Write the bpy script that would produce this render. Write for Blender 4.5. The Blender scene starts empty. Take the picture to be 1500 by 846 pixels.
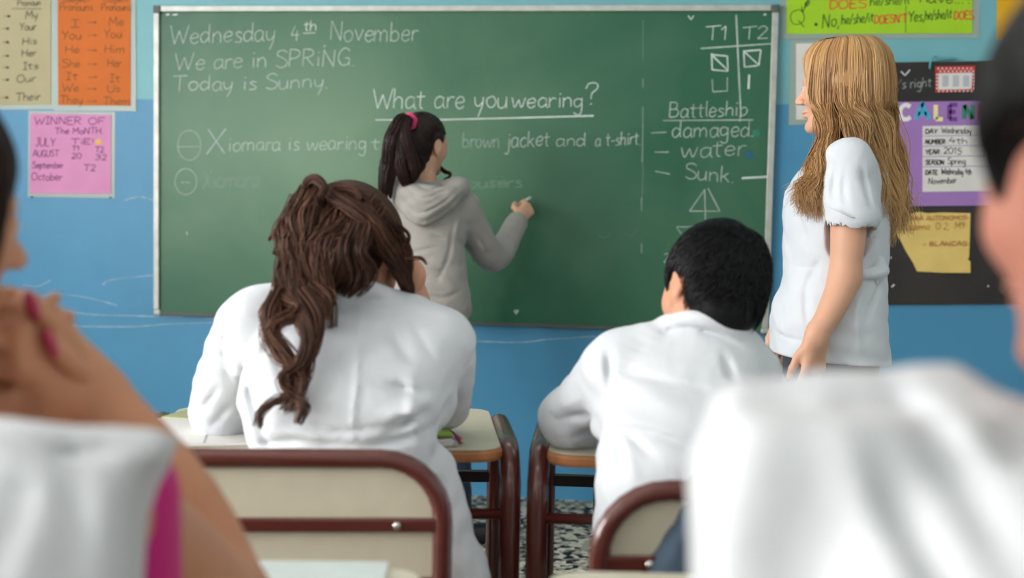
import bpy, math, random
import numpy as np
from mathutils import Matrix, Vector
random.seed(7); RNG = np.random.default_rng(7)
SC = bpy.context.scene; COL = SC.collection

# ------------------------------------------------------------------ camera
# world: front wall is the plane y=0, x runs right along it, z up, floor z=0
FPX = 1785.0; YAW = -0.1266; PITCH = -0.0653; ROLL = 0.0194
EYE = np.array([2.02, -4.6312, 1.114])
def _axes():
    cy, sy, cp, sp = math.cos(YAW), math.sin(YAW), math.cos(PITCH), math.sin(PITCH)
    f = np.array([sy*cp, cy*cp, sp]); r = np.array([cy, -sy, 0.]); u = np.cross(r, f)
    c, s = math.cos(ROLL), math.sin(ROLL)
    return r*c+u*s, -r*s+u*c, f
CR, CU, CF = _axes()
RW = np.array([math.cos(YAW), -math.sin(YAW), 0.]); FW = np.array([math.sin(YAW), math.cos(YAW), 0.]); ZW = np.array([0, 0, 1.])
cam = bpy.data.cameras.new('camera'); cam_o = bpy.data.objects.new('camera', cam); COL.objects.link(cam_o)
cam.sensor_width = 36; cam.lens = FPX/1500*36; cam.clip_start = .02
M = Matrix.Identity(4)
for i in range(3):
    M[i][0] = CR[i]; M[i][1] = CU[i]; M[i][2] = -CF[i]; M[i][3] = EYE[i]
cam_o.matrix_world = M
cam.dof.use_dof = True; cam.dof.focus_distance = 2.75; cam.dof.aperture_fstop = 2.9
SC.camera = cam_o
SC.view_settings.view_transform = 'Standard'; SC.view_settings.look = 'None'
SC.view_settings.gamma = 1; SC.view_settings.exposure = 0.10
try: SC.view_settings.use_curve_mapping = False
except Exception: pass

def V(px, py, d):
    """real point at depth d (metres along the view axis) seen at the photo position"""
    return EYE + d*(CF + CR*((px-750)/FPX) - CU*((py-423)/FPX))
def P(px, py, Y=0.):
    """real point on the plane y=Y"""
    r = CF + CR*((px-750)/FPX) - CU*((py-423)/FPX)
    return EYE + r*((Y-EYE[1])/r[1])
def G(px, d, z=0.):
    """point at depth d, photo column px, height z"""
    a = V(px, 423, d); b = V(px, 900, d)
    t = (z-a[2])/(b[2]-a[2]); return a+(b-a)*t

# ------------------------------------------------------------------ world and lights
w = bpy.data.worlds.new('sky'); SC.world = w; w.use_nodes = True
bg = w.node_tree.nodes['Background']; bg.inputs[0].default_value = (.80, .90, 1, 1); bg.inputs[1].default_value = 2.2
RX0, RX1, RY0, ZC = -2.2, 5.0, -7.6, 3.1
def area(loc, rot, sx, sy, power, col, name='daylight'):
    l = bpy.data.lights.new(name, 'AREA'); l.shape = 'RECTANGLE'; l.size = sx; l.size_y = sy
    l.energy = power; l.color = col
    o = bpy.data.objects.new(name, l); COL.objects.link(o); o.location = loc; o.rotation_euler = rot
    return o
WINS = [(-1.75, -.55), (-3.55, -2.15), (-5.35, -3.95), (-7.1, -5.75)]
for (a, b), pw in zip(WINS, (2, 45, 145, 110)):
    area((RX0-.10, (a+b)/2, 1.85), (0, -math.pi/2, 0), 1.5, b-a-.1, pw, (1, .965, .93))
LAMPS = [(x, y) for x in (-.4, 1.5, 3.4) for y in (-1.5, -3.7, -5.9)]

# ------------------------------------------------------------------ materials
def mat(name, col, rough=.6, metal=0, spec=.5, bump=0, bscale=40, var=0, vscale=6, sss=0, coat=0, sheen=0, bdist=.002):
    m = bpy.data.materials.new(name); m.use_nodes = True; nt = m.node_tree; N = nt.nodes; L = nt.links
    b = N['Principled BSDF']
    b.inputs['Base Color'].default_value = (*col, 1); b.inputs['Roughness'].default_value = rough
    b.inputs['Metallic'].default_value = metal; b.inputs['Specular IOR Level'].default_value = spec
    if coat: b.inputs['Coat Weight'].default_value = coat; b.inputs['Coat Roughness'].default_value = .15
    if sheen: b.inputs['Sheen Weight'].default_value = sheen
    if sss:
        b.inputs['Subsurface Weight'].default_value = sss; b.inputs['Subsurface Scale'].default_value = .01
        b.inputs['Subsurface Radius'].default_value = (1, .35, .2)
    tc = N.new('ShaderNodeTexCoord')
    if var:
        n = N.new('ShaderNodeTexNoise'); n.inputs['Scale'].default_value = vscale; n.inputs['Detail'].default_value = 5
        L.new(tc.outputs['Object'], n.inputs['Vector'])
        mr = N.new('ShaderNodeMapRange'); mr.inputs[1].default_value = .3; mr.inputs[2].default_value = .7
        mr.inputs[3].default_value = 1-var; mr.inputs[4].default_value = 1+var
        L.new(n.outputs['Fac'], mr.inputs[0])
        mx = N.new('ShaderNodeVectorMath'); mx.operation = 'SCALE'; mx.inputs[0].default_value = col
        L.new(mr.outputs[0], mx.inputs['Scale']); L.new(mx.outputs[0], b.inputs['Base Color'])
    if bump:
        n = N.new('ShaderNodeTexNoise'); n.inputs['Scale'].default_value = bscale; n.inputs['Detail'].default_value = 4
        L.new(tc.outputs['Object'], n.inputs['Vector'])
        bp = N.new('ShaderNodeBump'); bp.inputs['Strength'].default_value = bump; bp.inputs['Distance'].default_value = bdist
        L.new(n.outputs['Fac'], bp.inputs['Height']); L.new(bp.outputs[0], b.inputs['Normal'])
    return m
def srgb(h):
    c = [int(h[i:i+2], 16)/255 for i in (0, 2, 4)]
    return tuple(x/12.92 if x < .04045 else ((x+.055)/1.055)**2.4 for x in c)

def wall_mat():
    m = mat('wall_paint', srgb('5AA4CC'), .42, spec=.35, bump=.25, bscale=14, bdist=.006)
    N, L = m.node_tree.nodes, m.node_tree.links; b = N['Principled BSDF']
    tc = N.new('ShaderNodeTexCoord'); sp = N.new('ShaderNodeSeparateXYZ'); L.new(tc.outputs['Object'], sp.inputs[0])
    n = N.new('ShaderNodeTexNoise'); n.inputs['Scale'].default_value = 9; n.inputs['Detail'].default_value = 3
    L.new(tc.outputs['Object'], n.inputs[0])
    a = N.new('ShaderNodeMath'); a.operation = 'MULTIPLY_ADD'; a.inputs[1].default_value = .006
    L.new(n.outputs['Fac'], a.inputs[0]); L.new(sp.outputs['Z'], a.inputs[2])
    g = N.new('ShaderNodeMath'); g.operation = 'GREATER_THAN'; g.inputs[1].default_value = PAINT_Z
    L.new(a.outputs[0], g.inputs[0])
    mx = N.new('ShaderNodeMix'); mx.data_type = 'RGBA'; L.new(g.outputs[0], mx.inputs[0])
    mx.inputs[6].default_value = (*srgb('4A8CB2'), 1); mx.inputs[7].default_value = (*srgb('70ABB4'), 1)
    n2 = N.new('ShaderNodeTexNoise'); n2.inputs['Scale'].default_value = 2.2; n2.inputs['Detail'].default_value = 7; n2.inputs['Roughness'].default_value = .65
    L.new(tc.outputs['Object'], n2.inputs[0])
    mr = N.new('ShaderNodeMapRange'); mr.inputs[1].default_value = .3; mr.inputs[2].default_value = .7; mr.inputs[3].default_value = .93; mr.inputs[4].default_value = 1.06
    L.new(n2.outputs['Fac'], mr.inputs[0])
    vm = N.new('ShaderNodeVectorMath'); vm.operation = 'SCALE'; L.new(mx.outputs[2], vm.inputs[0]); L.new(mr.outputs[0], vm.inputs['Scale'])
    L.new(vm.outputs[0], b.inputs['Base Color'])
    return m
PAINT_Z = float(P(215, 145)[2])+.003
def board_mat():
    m = mat('green_board_enamel', srgb('3F7A5A'), .40, spec=.35)
    N, L = m.node_tree.nodes, m.node_tree.links; b = N['Principled BSDF']
    tc = N.new('ShaderNodeTexCoord')
    n = N.new('ShaderNodeTexNoise'); n.inputs['Scale'].default_value = 1.6; n.inputs['Detail'].default_value = 8; n.inputs['Roughness'].default_value = .55; n.inputs['Distortion'].default_value = .6
    L.new(tc.outputs['Object'], n.inputs[0])
    # board sheen painted into the colour: broad lighter patch left of the middle
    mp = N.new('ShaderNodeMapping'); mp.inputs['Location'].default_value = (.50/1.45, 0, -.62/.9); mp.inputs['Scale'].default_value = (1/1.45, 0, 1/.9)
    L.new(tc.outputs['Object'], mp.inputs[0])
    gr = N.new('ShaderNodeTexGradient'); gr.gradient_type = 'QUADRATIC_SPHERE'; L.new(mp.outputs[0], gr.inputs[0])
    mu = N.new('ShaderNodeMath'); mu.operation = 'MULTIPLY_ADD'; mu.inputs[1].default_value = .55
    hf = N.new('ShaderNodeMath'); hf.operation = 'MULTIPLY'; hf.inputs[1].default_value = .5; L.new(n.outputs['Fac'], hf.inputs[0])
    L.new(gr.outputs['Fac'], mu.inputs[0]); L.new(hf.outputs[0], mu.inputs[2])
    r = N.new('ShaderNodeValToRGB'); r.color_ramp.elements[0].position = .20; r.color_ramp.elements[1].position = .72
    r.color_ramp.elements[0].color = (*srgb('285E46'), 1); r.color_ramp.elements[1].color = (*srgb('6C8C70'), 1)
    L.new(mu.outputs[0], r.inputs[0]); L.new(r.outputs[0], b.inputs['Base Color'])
    return m
def terrazzo():
    m = mat('terrazzo', (.4, .4, .36), .6, spec=.25)
    N, L = m.node_tree.nodes, m.node_tree.links; b = N['Principled BSDF']
    tc = N.new('ShaderNodeTexCoord'); v = N.new('ShaderNodeTexVoronoi'); v.inputs['Scale'].default_value = 48; v.inputs['Randomness'].default_value = 1
    L.new(tc.outputs['Object'], v.inputs[0])
    r = N.new('ShaderNodeValToRGB'); r.color_ramp.interpolation = 'CONSTANT'
    e = r.color_ramp.elements; e[0].position = 0; e[0].color = (.012, .012, .014, 1); e[1].position = .36; e[1].color = (.30, .29, .23, 1)
    for p_, c in ((.55, (.52, .49, .40)), (.75, (.18, .17, .14)), (.85, (.62, .60, .52))):
        k = e.new(p_); k.color = (*c, 1)
    L.new(v.outputs['Color'], r.inputs[0]); L.new(r.outputs[0], b.inputs['Base Color'])
    return m
def chalk(name, col, alpha):
    m = bpy.data.materials.new(name); m.use_nodes = True; N, L = m.node_tree.nodes, m.node_tree.links
    b = N['Principled BSDF']; b.inputs['Base Color'].default_value = (*col, 1); b.inputs['Roughness'].default_value = .9
    tc = N.new('ShaderNodeTexCoord'); n = N.new('ShaderNodeTexNoise'); n.inputs['Scale'].default_value = 260; n.inputs['Detail'].default_value = 2
    L.new(tc.outputs['Object'], n.inputs[0])
    n3 = N.new('ShaderNodeTexNoise'); n3.inputs['Scale'].default_value = 17; L.new(tc.outputs['Object'], n3.inputs[0])
    mr = N.new('ShaderNodeMapRange'); mr.inputs[1].default_value = .35; mr.inputs[2].default_value = .6; mr.inputs[3].default_value = alpha*.45; mr.inputs[4].default_value = alpha
    mu = N.new('ShaderNodeMath'); mu.operation = 'MULTIPLY_ADD'; mu.inputs[1].default_value = .6; mu.inputs[2].default_value = .2
    L.new(n3.outputs['Fac'], mu.inputs[0])
    av = N.new('ShaderNodeMath'); av.operation = 'MULTIPLY_ADD'; av.inputs[1].default_value = .5
    L.new(n.outputs['Fac'], av.inputs[0])
    hf = N.new('ShaderNodeMath'); hf.operation = 'MULTIPLY'; hf.inputs[1].default_value = .45; L.new(mu.outputs[0], hf.inputs[0]); L.new(hf.outputs[0], av.inputs[2])
    L.new(av.outputs[0], mr.inputs[0]); L.new(mr.outputs[0], b.inputs['Alpha'])
    return m
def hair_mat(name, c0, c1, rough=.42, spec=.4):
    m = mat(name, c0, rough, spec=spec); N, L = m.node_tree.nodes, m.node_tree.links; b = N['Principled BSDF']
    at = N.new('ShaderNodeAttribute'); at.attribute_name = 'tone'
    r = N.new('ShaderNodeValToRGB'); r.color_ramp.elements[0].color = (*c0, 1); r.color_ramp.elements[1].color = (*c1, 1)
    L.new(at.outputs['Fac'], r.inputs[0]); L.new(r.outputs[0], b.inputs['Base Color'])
    return m
def fabric(name, col, rough=.85, bump=.35, weave=900, translucent=False):
    m = mat(name, col, rough, spec=.2, sheen=.15); N, L = m.node_tree.nodes, m.node_tree.links; b = N['Principled BSDF']
    tc = N.new('ShaderNodeTexCoord')
    n = N.new('ShaderNodeTexNoise'); n.inputs['Scale'].default_value = 9; n.inputs['Detail'].default_value = 3; n.inputs['Distortion'].default_value = .8
    L.new(tc.outputs['Object'], n.inputs[0])
    bp = N.new('ShaderNodeBump'); bp.inputs['Strength'].default_value = bump; bp.inputs['Distance'].default_value = .012
    n2 = N.new('ShaderNodeTexNoise'); n2.inputs['Scale'].default_value = weave; L.new(tc.outputs['Object'], n2.inputs[0])
    b2 = N.new('ShaderNodeBump'); b2.inputs['Strength'].default_value = .15; b2.inputs['Distance'].default_value = .001
    L.new(n.outputs['Fac'], bp.inputs['Height']); L.new(n2.outputs['Fac'], b2.inputs['Height']); L.new(bp.outputs[0], b2.inputs['Normal'])
    L.new(b2.outputs[0], b.inputs['Normal'])
    return m
MT = dict(
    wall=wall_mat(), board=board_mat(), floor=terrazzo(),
    ceil=mat('ceiling_paint', (.78, .78, .76), .9), sidewall=mat('side_wall_paint', srgb('D5DDDE'), .7),
    alu=mat('aluminium', (.46, .47, .43), .45, metal=.4, bump=.1, bscale=30, var=.12, vscale=25), dark=mat('dark_plastic', (.08, .09, .08), .5),
    white_chalk=chalk('chalk_line', (.84, .92, .86), .72), faint_chalk=chalk('faint_chalk_line', (.75, .86, .79), .5), ghost_chalk=chalk('erased_chalk', (.6, .75, .68), .2),
    strong_chalk=chalk('strong_chalk', (.88, .95, .9), 1.0),
    tube=mat('brown_enamel', srgb('5A2620'), .24, spec=.55, coat=.5, bump=.08, bscale=60), laminate=mat('cream_laminate', srgb('D2CAB4'), .38, spec=.4, var=.03, vscale=30),
    woodedge=mat('orange_wood_edge', srgb('B87848'), .45, var=.25, vscale=14), steel=mat('steel', (.75, .74, .72), .25, metal=1),
    black_tube=mat('black_enamel', (.018, .012, .012), .35),
    coat=fabric('white_cotton', (.70, .725, .77), bump=.45), coat2=fabric('white_coat_cotton', (.60, .61, .635), bump=.25), coat3=fabric('white_summer_cotton', (.68, .71, .76), bump=.4), hoodie=fabric('grey_jersey', srgb('A9A39E'), bump=.4, weave=500),
    jeans=fabric('dark_denim', srgb('1E2A3E'), bump=.3), denim=fabric('blue_denim', srgb('465666'), bump=.5), pink=fabric('pink_jersey', srgb('C9287C'), bump=.2),
    shoe=mat('black_leather', (.012, .012, .013), .4), skirt=fabric('grey_trousers', srgb('3E444C')),
    skin_light=mat('skin_light', srgb('E0AC90'), .5, spec=.35, sss=.12, var=.05, vscale=12, bump=.1, bscale=120), skin_tan=mat('skin_tan', srgb('C98F6E'), .5, spec=.35, sss=.12, var=.06, vscale=12),
    skin_mid=mat('skin_mid', srgb('D59A7C'), .5, spec=.35, sss=.12, var=.06, vscale=12), skin_rose=mat('skin_rose', srgb('AC7260'), .5, spec=.35, sss=.15, var=.06, vscale=12),
    lips=mat('lips', srgb('B5665C'), .4), eye_white=mat('eye_white', (.8, .8, .78), .15), iris=mat('iris', (.06, .03, .015), .1),
    nail=mat('crimson_nail_varnish', srgb('B01848'), .2, coat=.6), tie=fabric('hair_tie_pink', srgb('E0457A')),
    blond=hair_mat('blond_hair', srgb('80522C'), srgb('EABC80')), brunette=hair_mat('brown_hair', srgb('1C0F0C'), srgb('7A5442'), .46, .2),
    darkbrown=hair_mat('dark_brown_hair', srgb('160C0B'), srgb('4E302A'), .38), black=hair_mat('black_hair', srgb('060607'), srgb('242428'), .42, .22),
    chalk_stick=mat('chalk_stick', (.85, .85, .8), .9), window=mat('window_frame_paint', (.75, .76, .75), .5),
)
def paper(name, hexs, rough=.6, var=.04): return mat(name, srgb(hexs), rough, spec=.25, var=var, vscale=9, bump=.1, bscale=8, bdist=.004)
def lam():
    m = mat('laminate_film', srgb('A8B8B0'), .3, spec=.5); m.node_tree.nodes['Principled BSDF'].inputs['Alpha'].default_value = .72
    return m
MT.update(lam=lam(), cream_paper=paper('cream_paper', 'B3A884'), orange_paper=paper('orange_paper', 'CE6A26'), pink_paper=paper('pink_paper', 'D48DB8'),
    green_paper=paper('lime_paper', 'A0CC28'), white_paper=paper('white_paper', 'D9D6D2'), yellow_paper=paper('golden_paper', 'D9A520'), purple_paper=paper('purple_card', 'A078B8'),
    torn_paper=paper('torn_yellow_paper', 'DDC072', var=.1), black_panel=mat('blackened_panel', srgb('2A2422'), .6, var=.35, vscale=5, bump=.2, bscale=20),
    ink=mat('dark_marker_ink', srgb('2E2620'), .7), brown_ink=mat('brown_marker_ink', srgb('6A4A18'), .7), purple_ink=mat('purple_marker_ink', srgb('6A2A66'), .7),
    green_ink=mat('green_marker_ink', srgb('2F5A14'), .7), orange_ink=mat('orange_marker_ink', srgb('D86A28'), .7), red_ink=mat('red_marker_ink', srgb('B0603A'), .7),
    black_strip=mat('black_card_strip', srgb('1B1A1A'), .5, var=.2))
def flat(hexs):
    k = 'c'+hexs
    if k not in MT: MT[k] = mat('card_'+hexs, srgb(hexs), .6, var=.06, vscale=20)
    return MT[k]

# ------------------------------------------------------------------ object helpers
def link(name, me, m=None, parent=None, smooth=False, loc=None):
    o = bpy.data.objects.new(name, me); COL.objects.link(o)
    if m is not None:
        for q in (m if isinstance(m, (list, tuple)) else [m]): me.materials.append(q)
    if smooth:
        me.polygons.foreach_set('use_smooth', [True]*len(me.polygons))
    if parent is not None:
        o.parent = parent
        me_off = -Vector(parent.get('_o', (0, 0, 0))) if '_o' in parent.keys() else None
        if me_off is not None: me.transform(Matrix.Translation(me_off))
    return o
def root(name, label, cat, loc, rz=0, group=None):
    o = bpy.data.objects.new(name, None); COL.objects.link(o); o.empty_display_size = .1
    o.location = loc; o.rotation_euler = (0, 0, rz); tag(o, label, cat, group); return o
def wroot(name, label, cat, loc, group=None):
    """root whose parts are given in world coordinates"""
    o = root(name, label, cat, loc, 0, group); o['_o'] = tuple(float(c) for c in loc); return o
def tag(o, label, cat, group=None, kind=None):
    o['label'] = label; o['category'] = cat
    if group: o['group'] = group
    if kind: o['kind'] = kind
    return o
def struct(o): o['kind'] = 'structure'; return o
class MB:
    def __init__(s): s.v = []; s.f = []
    def add(s, v, f): n = len(s.v); s.v += [tuple(map(float, q)) for q in v]; s.f += [tuple(i+n for i in q) for q in f]; return s
    def box(s, lo, hi):
        (a, b, c), (d, e, g) = lo, hi
        return s.add([(a,b,c),(d,b,c),(d,e,c),(a,e,c),(a,b,g),(d,b,g),(d,e,g),(a,e,g)],
                     [(0,3,2,1),(4,5,6,7),(0,1,5,4),(1,2,6,5),(2,3,7,6),(3,0,4,7)])
    def tube(s, pts, r, n=10, closed=False):
        pts = np.array(pts, float); k = len(pts)
        t = np.gradient(pts, axis=0)
        if closed: t = np.roll(pts, -1, 0)-np.roll(pts, 1, 0)
        t /= np.linalg.norm(t, axis=1)[:, None]+1e-9
        u = np.array([0, 0, 1.]) if abs(t[0][2]) < .9 else np.array([1., 0, 0]); V_ = []
        for i in range(k):
            u = u-t[i]*np.dot(u, t[i]); u /= np.linalg.norm(u); w_ = np.cross(t[i], u)
            rr = r[i] if hasattr(r, '__len__') else r
            for j in range(n):
                a = 2*math.pi*j/n; V_.append(pts[i]+rr*(math.cos(a)*u+math.sin(a)*w_))
        F = []
        for i in range(k if closed else k-1):
            for j in range(n):
                a = i*n+j; b = i*n+(j+1) % n; i2 = (i+1) % k
                F.append((a, b, i2*n+(j+1) % n, i2*n+j))
        if not closed: F.append(tuple(range(n))[::-1]); F.append(tuple((k-1)*n+j for j in range(n)))
        return s.add(V_, F)
    def prism(s, poly, z0, z1):
        n = len(poly)
        return s.add([(x, y, z0) for x, y in poly]+[(x, y, z1) for x, y in poly],
                     [tuple(range(n))[::-1], tuple(range(n, 2*n))]+[(i, (i+1) % n, n+(i+1) % n, n+i) for i in range(n)])
    def build(s, name, m, parent=None, bevel=0, smooth=False):
        me = bpy.data.meshes.new(name); me.from_pydata(s.v, [], s.f); me.update()
        o = link(name, me, m, parent, smooth)
        if bevel:
            b = o.modifiers.new('bevel', 'BEVEL'); b.width = bevel; b.segments = 2; b.limit_method = 'ANGLE'
        return o
def smooth_obj(o):
    o.data.polygons.foreach_set('use_smooth', [True]*len(o.data.polygons)); return o
def rrect(x0, y0, x1, y1, r, n=6):
    P_ = []
    for cx, cy, a0 in ((x1-r, y1-r, 0), (x0+r, y1-r, 90), (x0+r, y0+r, 180), (x1-r, y0+r, 270)):
        for i in range(n+1):
            a = math.radians(a0+90*i/n); P_.append((cx+r*math.cos(a), cy+r*math.sin(a)))
    return P_
def catmull(pts, m=6):
    p = np.array(pts, float)
    if len(p) < 3: return p
    q = np.vstack([2*p[0]-p[1], p, 2*p[-1]-p[-2]]); out = []
    for i in range(1, len(q)-2):
        for k in range(m):
            t = k/m; a, b, c, d = q[i-1], q[i], q[i+1], q[i+2]
            out.append(.5*((2*b)+(c-a)*t+(2*a-5*b+4*c-d)*t*t+(3*b-a-3*c+d)*t**3))
    out.append(p[-1]); return np.array(out)

# ------------------------------------------------------------------ implicit surfaces (one continuous skin per body)
def nrm(v): v = np.asarray(v, float); return v/np.linalg.norm(v)
class Vol:
    def __init__(s, lo, hi, h):
        s.lo = np.array(lo, np.float32); s.h = h
        n = np.ceil((np.array(hi)-np.array(lo))/h).astype(int)+1
        s.n = n; s.ax = [s.lo[i]+h*np.arange(n[i], dtype=np.float32) for i in range(3)]
        s.D = np.full(n, .5, np.float32)
    def _sl(s, lo, hi):
        r = []
        for i in range(3):
            a = int(max(0, math.floor((lo[i]-s.lo[i])/s.h))); b = int(min(s.n[i], math.ceil((hi[i]-s.lo[i])/s.h)+1))
            if b <= a: return None
            r.append(slice(a, b))
        return tuple(r)
    def _g(s, sl):
        return s.ax[0][sl[0]][:, None, None], s.ax[1][sl[1]][None, :, None], s.ax[2][sl[2]][None, None, :]
    def _mix(s, sl, d, k, mode):
        D = s.D[sl]
        if mode == '+':
            if k > 0:
                h = np.maximum(k-np.abs(D-d), 0)/k; s.D[sl] = np.minimum(D, d)-h*h*k*.25
            else: s.D[sl] = np.minimum(D, d)
        else:
            d = -d
            if k > 0:
                h = np.maximum(k-np.abs(D-d), 0)/k; s.D[sl] = np.maximum(D, d)+h*h*k*.25
            else: s.D[sl] = np.maximum(D, d)
    def _seg(s, sl, a, b):
        x, y, z = s._g(sl); ab = b-a; L2 = float(ab@ab)+1e-12
        t = ((x-a[0])*ab[0]+(y-a[1])*ab[1]+(z-a[2])*ab[2])/L2; t = np.clip(t, 0, 1)
        return t, x-(a[0]+t*ab[0]), y-(a[1]+t*ab[1]), z-(a[2]+t*ab[2])
    def cap(s, a, b, ra, rb=None, k=.02, mode='+'):
        a = np.asarray(a, float); b = np.asarray(b, float); rb = ra if rb is None else rb
        m = max(ra, rb)+k+.02; sl = s._sl(np.minimum(a, b)-m, np.maximum(a, b)+m)
        if sl is None: return s
        t, dx, dy, dz = s._seg(sl, a, b)
        s._mix(sl, (np.sqrt(dx*dx+dy*dy+dz*dz)-(ra+(rb-ra)*t)).astype(np.float32), k, mode); return s
    def _many(s, lo, hi, fn, k, mode='+'):
        sl = s._sl(lo, hi)
        if sl is None: return s
        keep = s.D; old = s.D[sl].copy(); s.D[sl] = .5
        fn(); new = s.D[sl].copy(); s.D[sl] = old
        s._mix(sl, new, k, mode); return s
    def chain(s, pts, rs, k=.02):
        pts = np.array(pts, float); rs = np.array(rs, float)
        if len(pts) > 2:
            q = catmull(np.hstack([pts, rs[:, None]]), 4); pts, rs = q[:, :3], q[:, 3]
        m = rs.max()+k+.02
        def fn():
            for i in range(len(pts)-1): s.cap(pts[i], pts[i+1], rs[i], rs[i+1], 0)
        return s._many(pts.min(0)-m, pts.max(0)+m, fn, k)
    def ell(s, c, ax, rad, k=.02, mode='+'):
        """ellipsoid; ax rows = axes"""
        c = np.asarray(c, float); ax = np.asarray(ax, float); rad = np.asarray(rad, float); m = max(rad)+k+.02
        sl = s._sl(c-m, c+m)
        if sl is None: return s
        x, y, z = s._g(sl); x = x-c[0]; y = y-c[1]; z = z-c[2]
        q = [(x*ax[i][0]+y*ax[i][1]+z*ax[i][2])/rad[i] for i in range(3)]
        k0 = np.sqrt(q[0]**2+q[1]**2+q[2]**2); k1 = np.sqrt((q[0]/rad[0])**2+(q[1]/rad[1])**2+(q[2]/rad[2])**2)+1e-6
        s._mix(sl, (k0*(k0-1)/k1).astype(np.float32), k, mode); return s
    def loft(s, st, u, v, k=.03, mode='+', p=2.0):
        """stations (centre, half-width along u, half-depth along v), stacked"""
        q = np.array([[*np.asarray(c_, float), a_, b_] for c_, a_, b_ in st])
        if len(q) > 2: q = catmull(q, 3)
        m = q[:, 3:].max()+k+.02
        def fn():
            for i in range(len(q)-1): s._loft1((q[i, :3], q[i, 3], q[i, 4]), (q[i+1, :3], q[i+1, 3], q[i+1, 4]), u, v, p)
        return s._many(q[:, :3].min(0)-m, q[:, :3].max(0)+m, fn, k, mode)
    def _loft1(s, A_, B_, u, v, p):
        u = nrm(u); v = nrm(v); w_ = np.cross(u, v)
        (c0, a0, b0), (c1, a1, b1) = A_, B_
        m = max(a0, a1, b0, b1)+.06; sl = s._sl(np.minimum(c0, c1)-m, np.maximum(c0, c1)+m)
        if sl is None: return
        x, y, z = s._g(sl); ab = c1-c0; H = float(ab@w_)
        ww = ((x-c0[0])*w_[0]+(y-c0[1])*w_[1]+(z-c0[2])*w_[2])/H; t = np.clip(ww, 0, 1)
        dx = x-(c0[0]+t*ab[0]); dy = y-(c0[1]+t*ab[1]); dz = z-(c0[2]+t*ab[2])
        A = a0+(a1-a0)*t; B = b0+(b1-b0)*t
        du = dx*u[0]+dy*u[1]+dz*u[2]; dv = dx*v[0]+dy*v[1]+dz*v[2]; dw = np.abs(ww-t)*abs(H)
        q = (np.abs(du/A)**p+np.abs(dv/B)**p)**(1/p)
        d2 = (q-1)*np.minimum(A, B)
        d = np.where(dw > 1e-6, np.sqrt(np.maximum(d2, 0)**2+dw*dw), d2)
        s._mix(sl, d.astype(np.float32), 0, '+')
    def ridge(s, pts, amp, w, ax=None, dep=.09):
        """raise (amp>0) or crease (amp<0) the cloth along a line; the line reaches through to the surface along ax"""
        ax = FW if ax is None else nrm(ax); pts = catmull(pts, 3) if len(pts) > 2 else np.array(pts, float)
        pts = [np.asarray(p, float) for p in pts]
        lo = np.min(pts, 0); hi = np.max(pts, 0); m = 3*w+.01
        lo = lo-m-np.abs(ax)*dep; hi = hi+m+np.abs(ax)*dep; sl = s._sl(lo, hi)
        if sl is None: return s
        best = None; x, y, z = s._g(sl); n = len(pts)-1
        for i, (a, b) in enumerate(zip(pts[:-1], pts[1:])):
            ab = b-a; ab2 = ab-ax*(ab@ax); L2 = float(ab2@ab2)+1e-12
            px_, py_, pz_ = x-a[0], y-a[1], z-a[2]; al = px_*ax[0]+py_*ax[1]+pz_*ax[2]
            qx, qy, qz = px_-al*ax[0], py_-al*ax[1], pz_-al*ax[2]
            t = np.clip((qx*ab2[0]+qy*ab2[1]+qz*ab2[2])/L2, 0, 1)
            r2 = (qx-t*ab2[0])**2+(qy-t*ab2[1])**2+(qz-t*ab2[2])**2
            dz_ = al-t*(ab@ax); u_ = (i+t)/n
            e = np.exp(-r2/(w*w)-(dz_/dep)**4)*(.25+.75*np.sin(math.pi*np.clip(u_, 0, 1)))
            best = e if best is None else np.maximum(best, e)
        s.D[sl] -= (amp*best).astype(np.float32); return s
    def snap(s, Pts, off, it=3, only_out=False):
        """pull points (...,3) to the level set at distance off"""
        P0 = np.asarray(Pts, float); sh = P0.shape; q = P0.reshape(-1, 3).copy(); o_ = np.broadcast_to(off, sh[:-1]).reshape(-1)
        Gx, Gy, Gz = np.gradient(s.D, s.h)
        for _ in range(it):
            f = (q-s.lo)/s.h; f = np.clip(f, 0, np.array(s.n)-1.001); i = f.astype(int); r = f-i
            def samp(A):
                o = 0
                for a_ in (0, 1):
                    for b_ in (0, 1):
                        for c_ in (0, 1):
                            o = o+A[i[:, 0]+a_, i[:, 1]+b_, i[:, 2]+c_]*(r[:, 0] if a_ else 1-r[:, 0])*(r[:, 1] if b_ else 1-r[:, 1])*(r[:, 2] if c_ else 1-r[:, 2])
                return o
            dd = samp(s.D); g_ = np.stack([samp(Gx), samp(Gy), samp(Gz)], 1); L = np.linalg.norm(g_, axis=1)+1e-6
            st = (dd-o_)
            if only_out: st = np.minimum(st, 0)
            st = np.where(dd > .08, 0, st); q -= (st/np.maximum(L, .5))[:, None]*g_/L[:, None]
        return q.reshape(sh)
    def waves(s, amp, dirs):
        """soft random cloth waves: list of (direction, wavelength, phase)"""
        x, y, z = s._g((slice(None),)*3)
        acc = 0
        for dr, wl, ph in dirs:
            dr = nrm(dr)*2*math.pi/wl
            acc = acc+np.sin(x*dr[0]+y*dr[1]+z*dr[2]+ph+1.7*np.sin((x*dr[1]-y*dr[2]+z*dr[0])*.55+ph*2))
        s.D += (amp*acc/len(dirs)).astype(np.float32); return s
    def plane(s, pt, n, k=.004):
        """cut away the side n points to"""
        n = nrm(n); x, y, z = s._g((slice(None),)*3)
        d = (x-pt[0])*n[0]+(y-pt[1])*n[1]+(z-pt[2])*n[2]
        s.D = np.maximum(s.D, d.astype(np.float32)); return s
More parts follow.
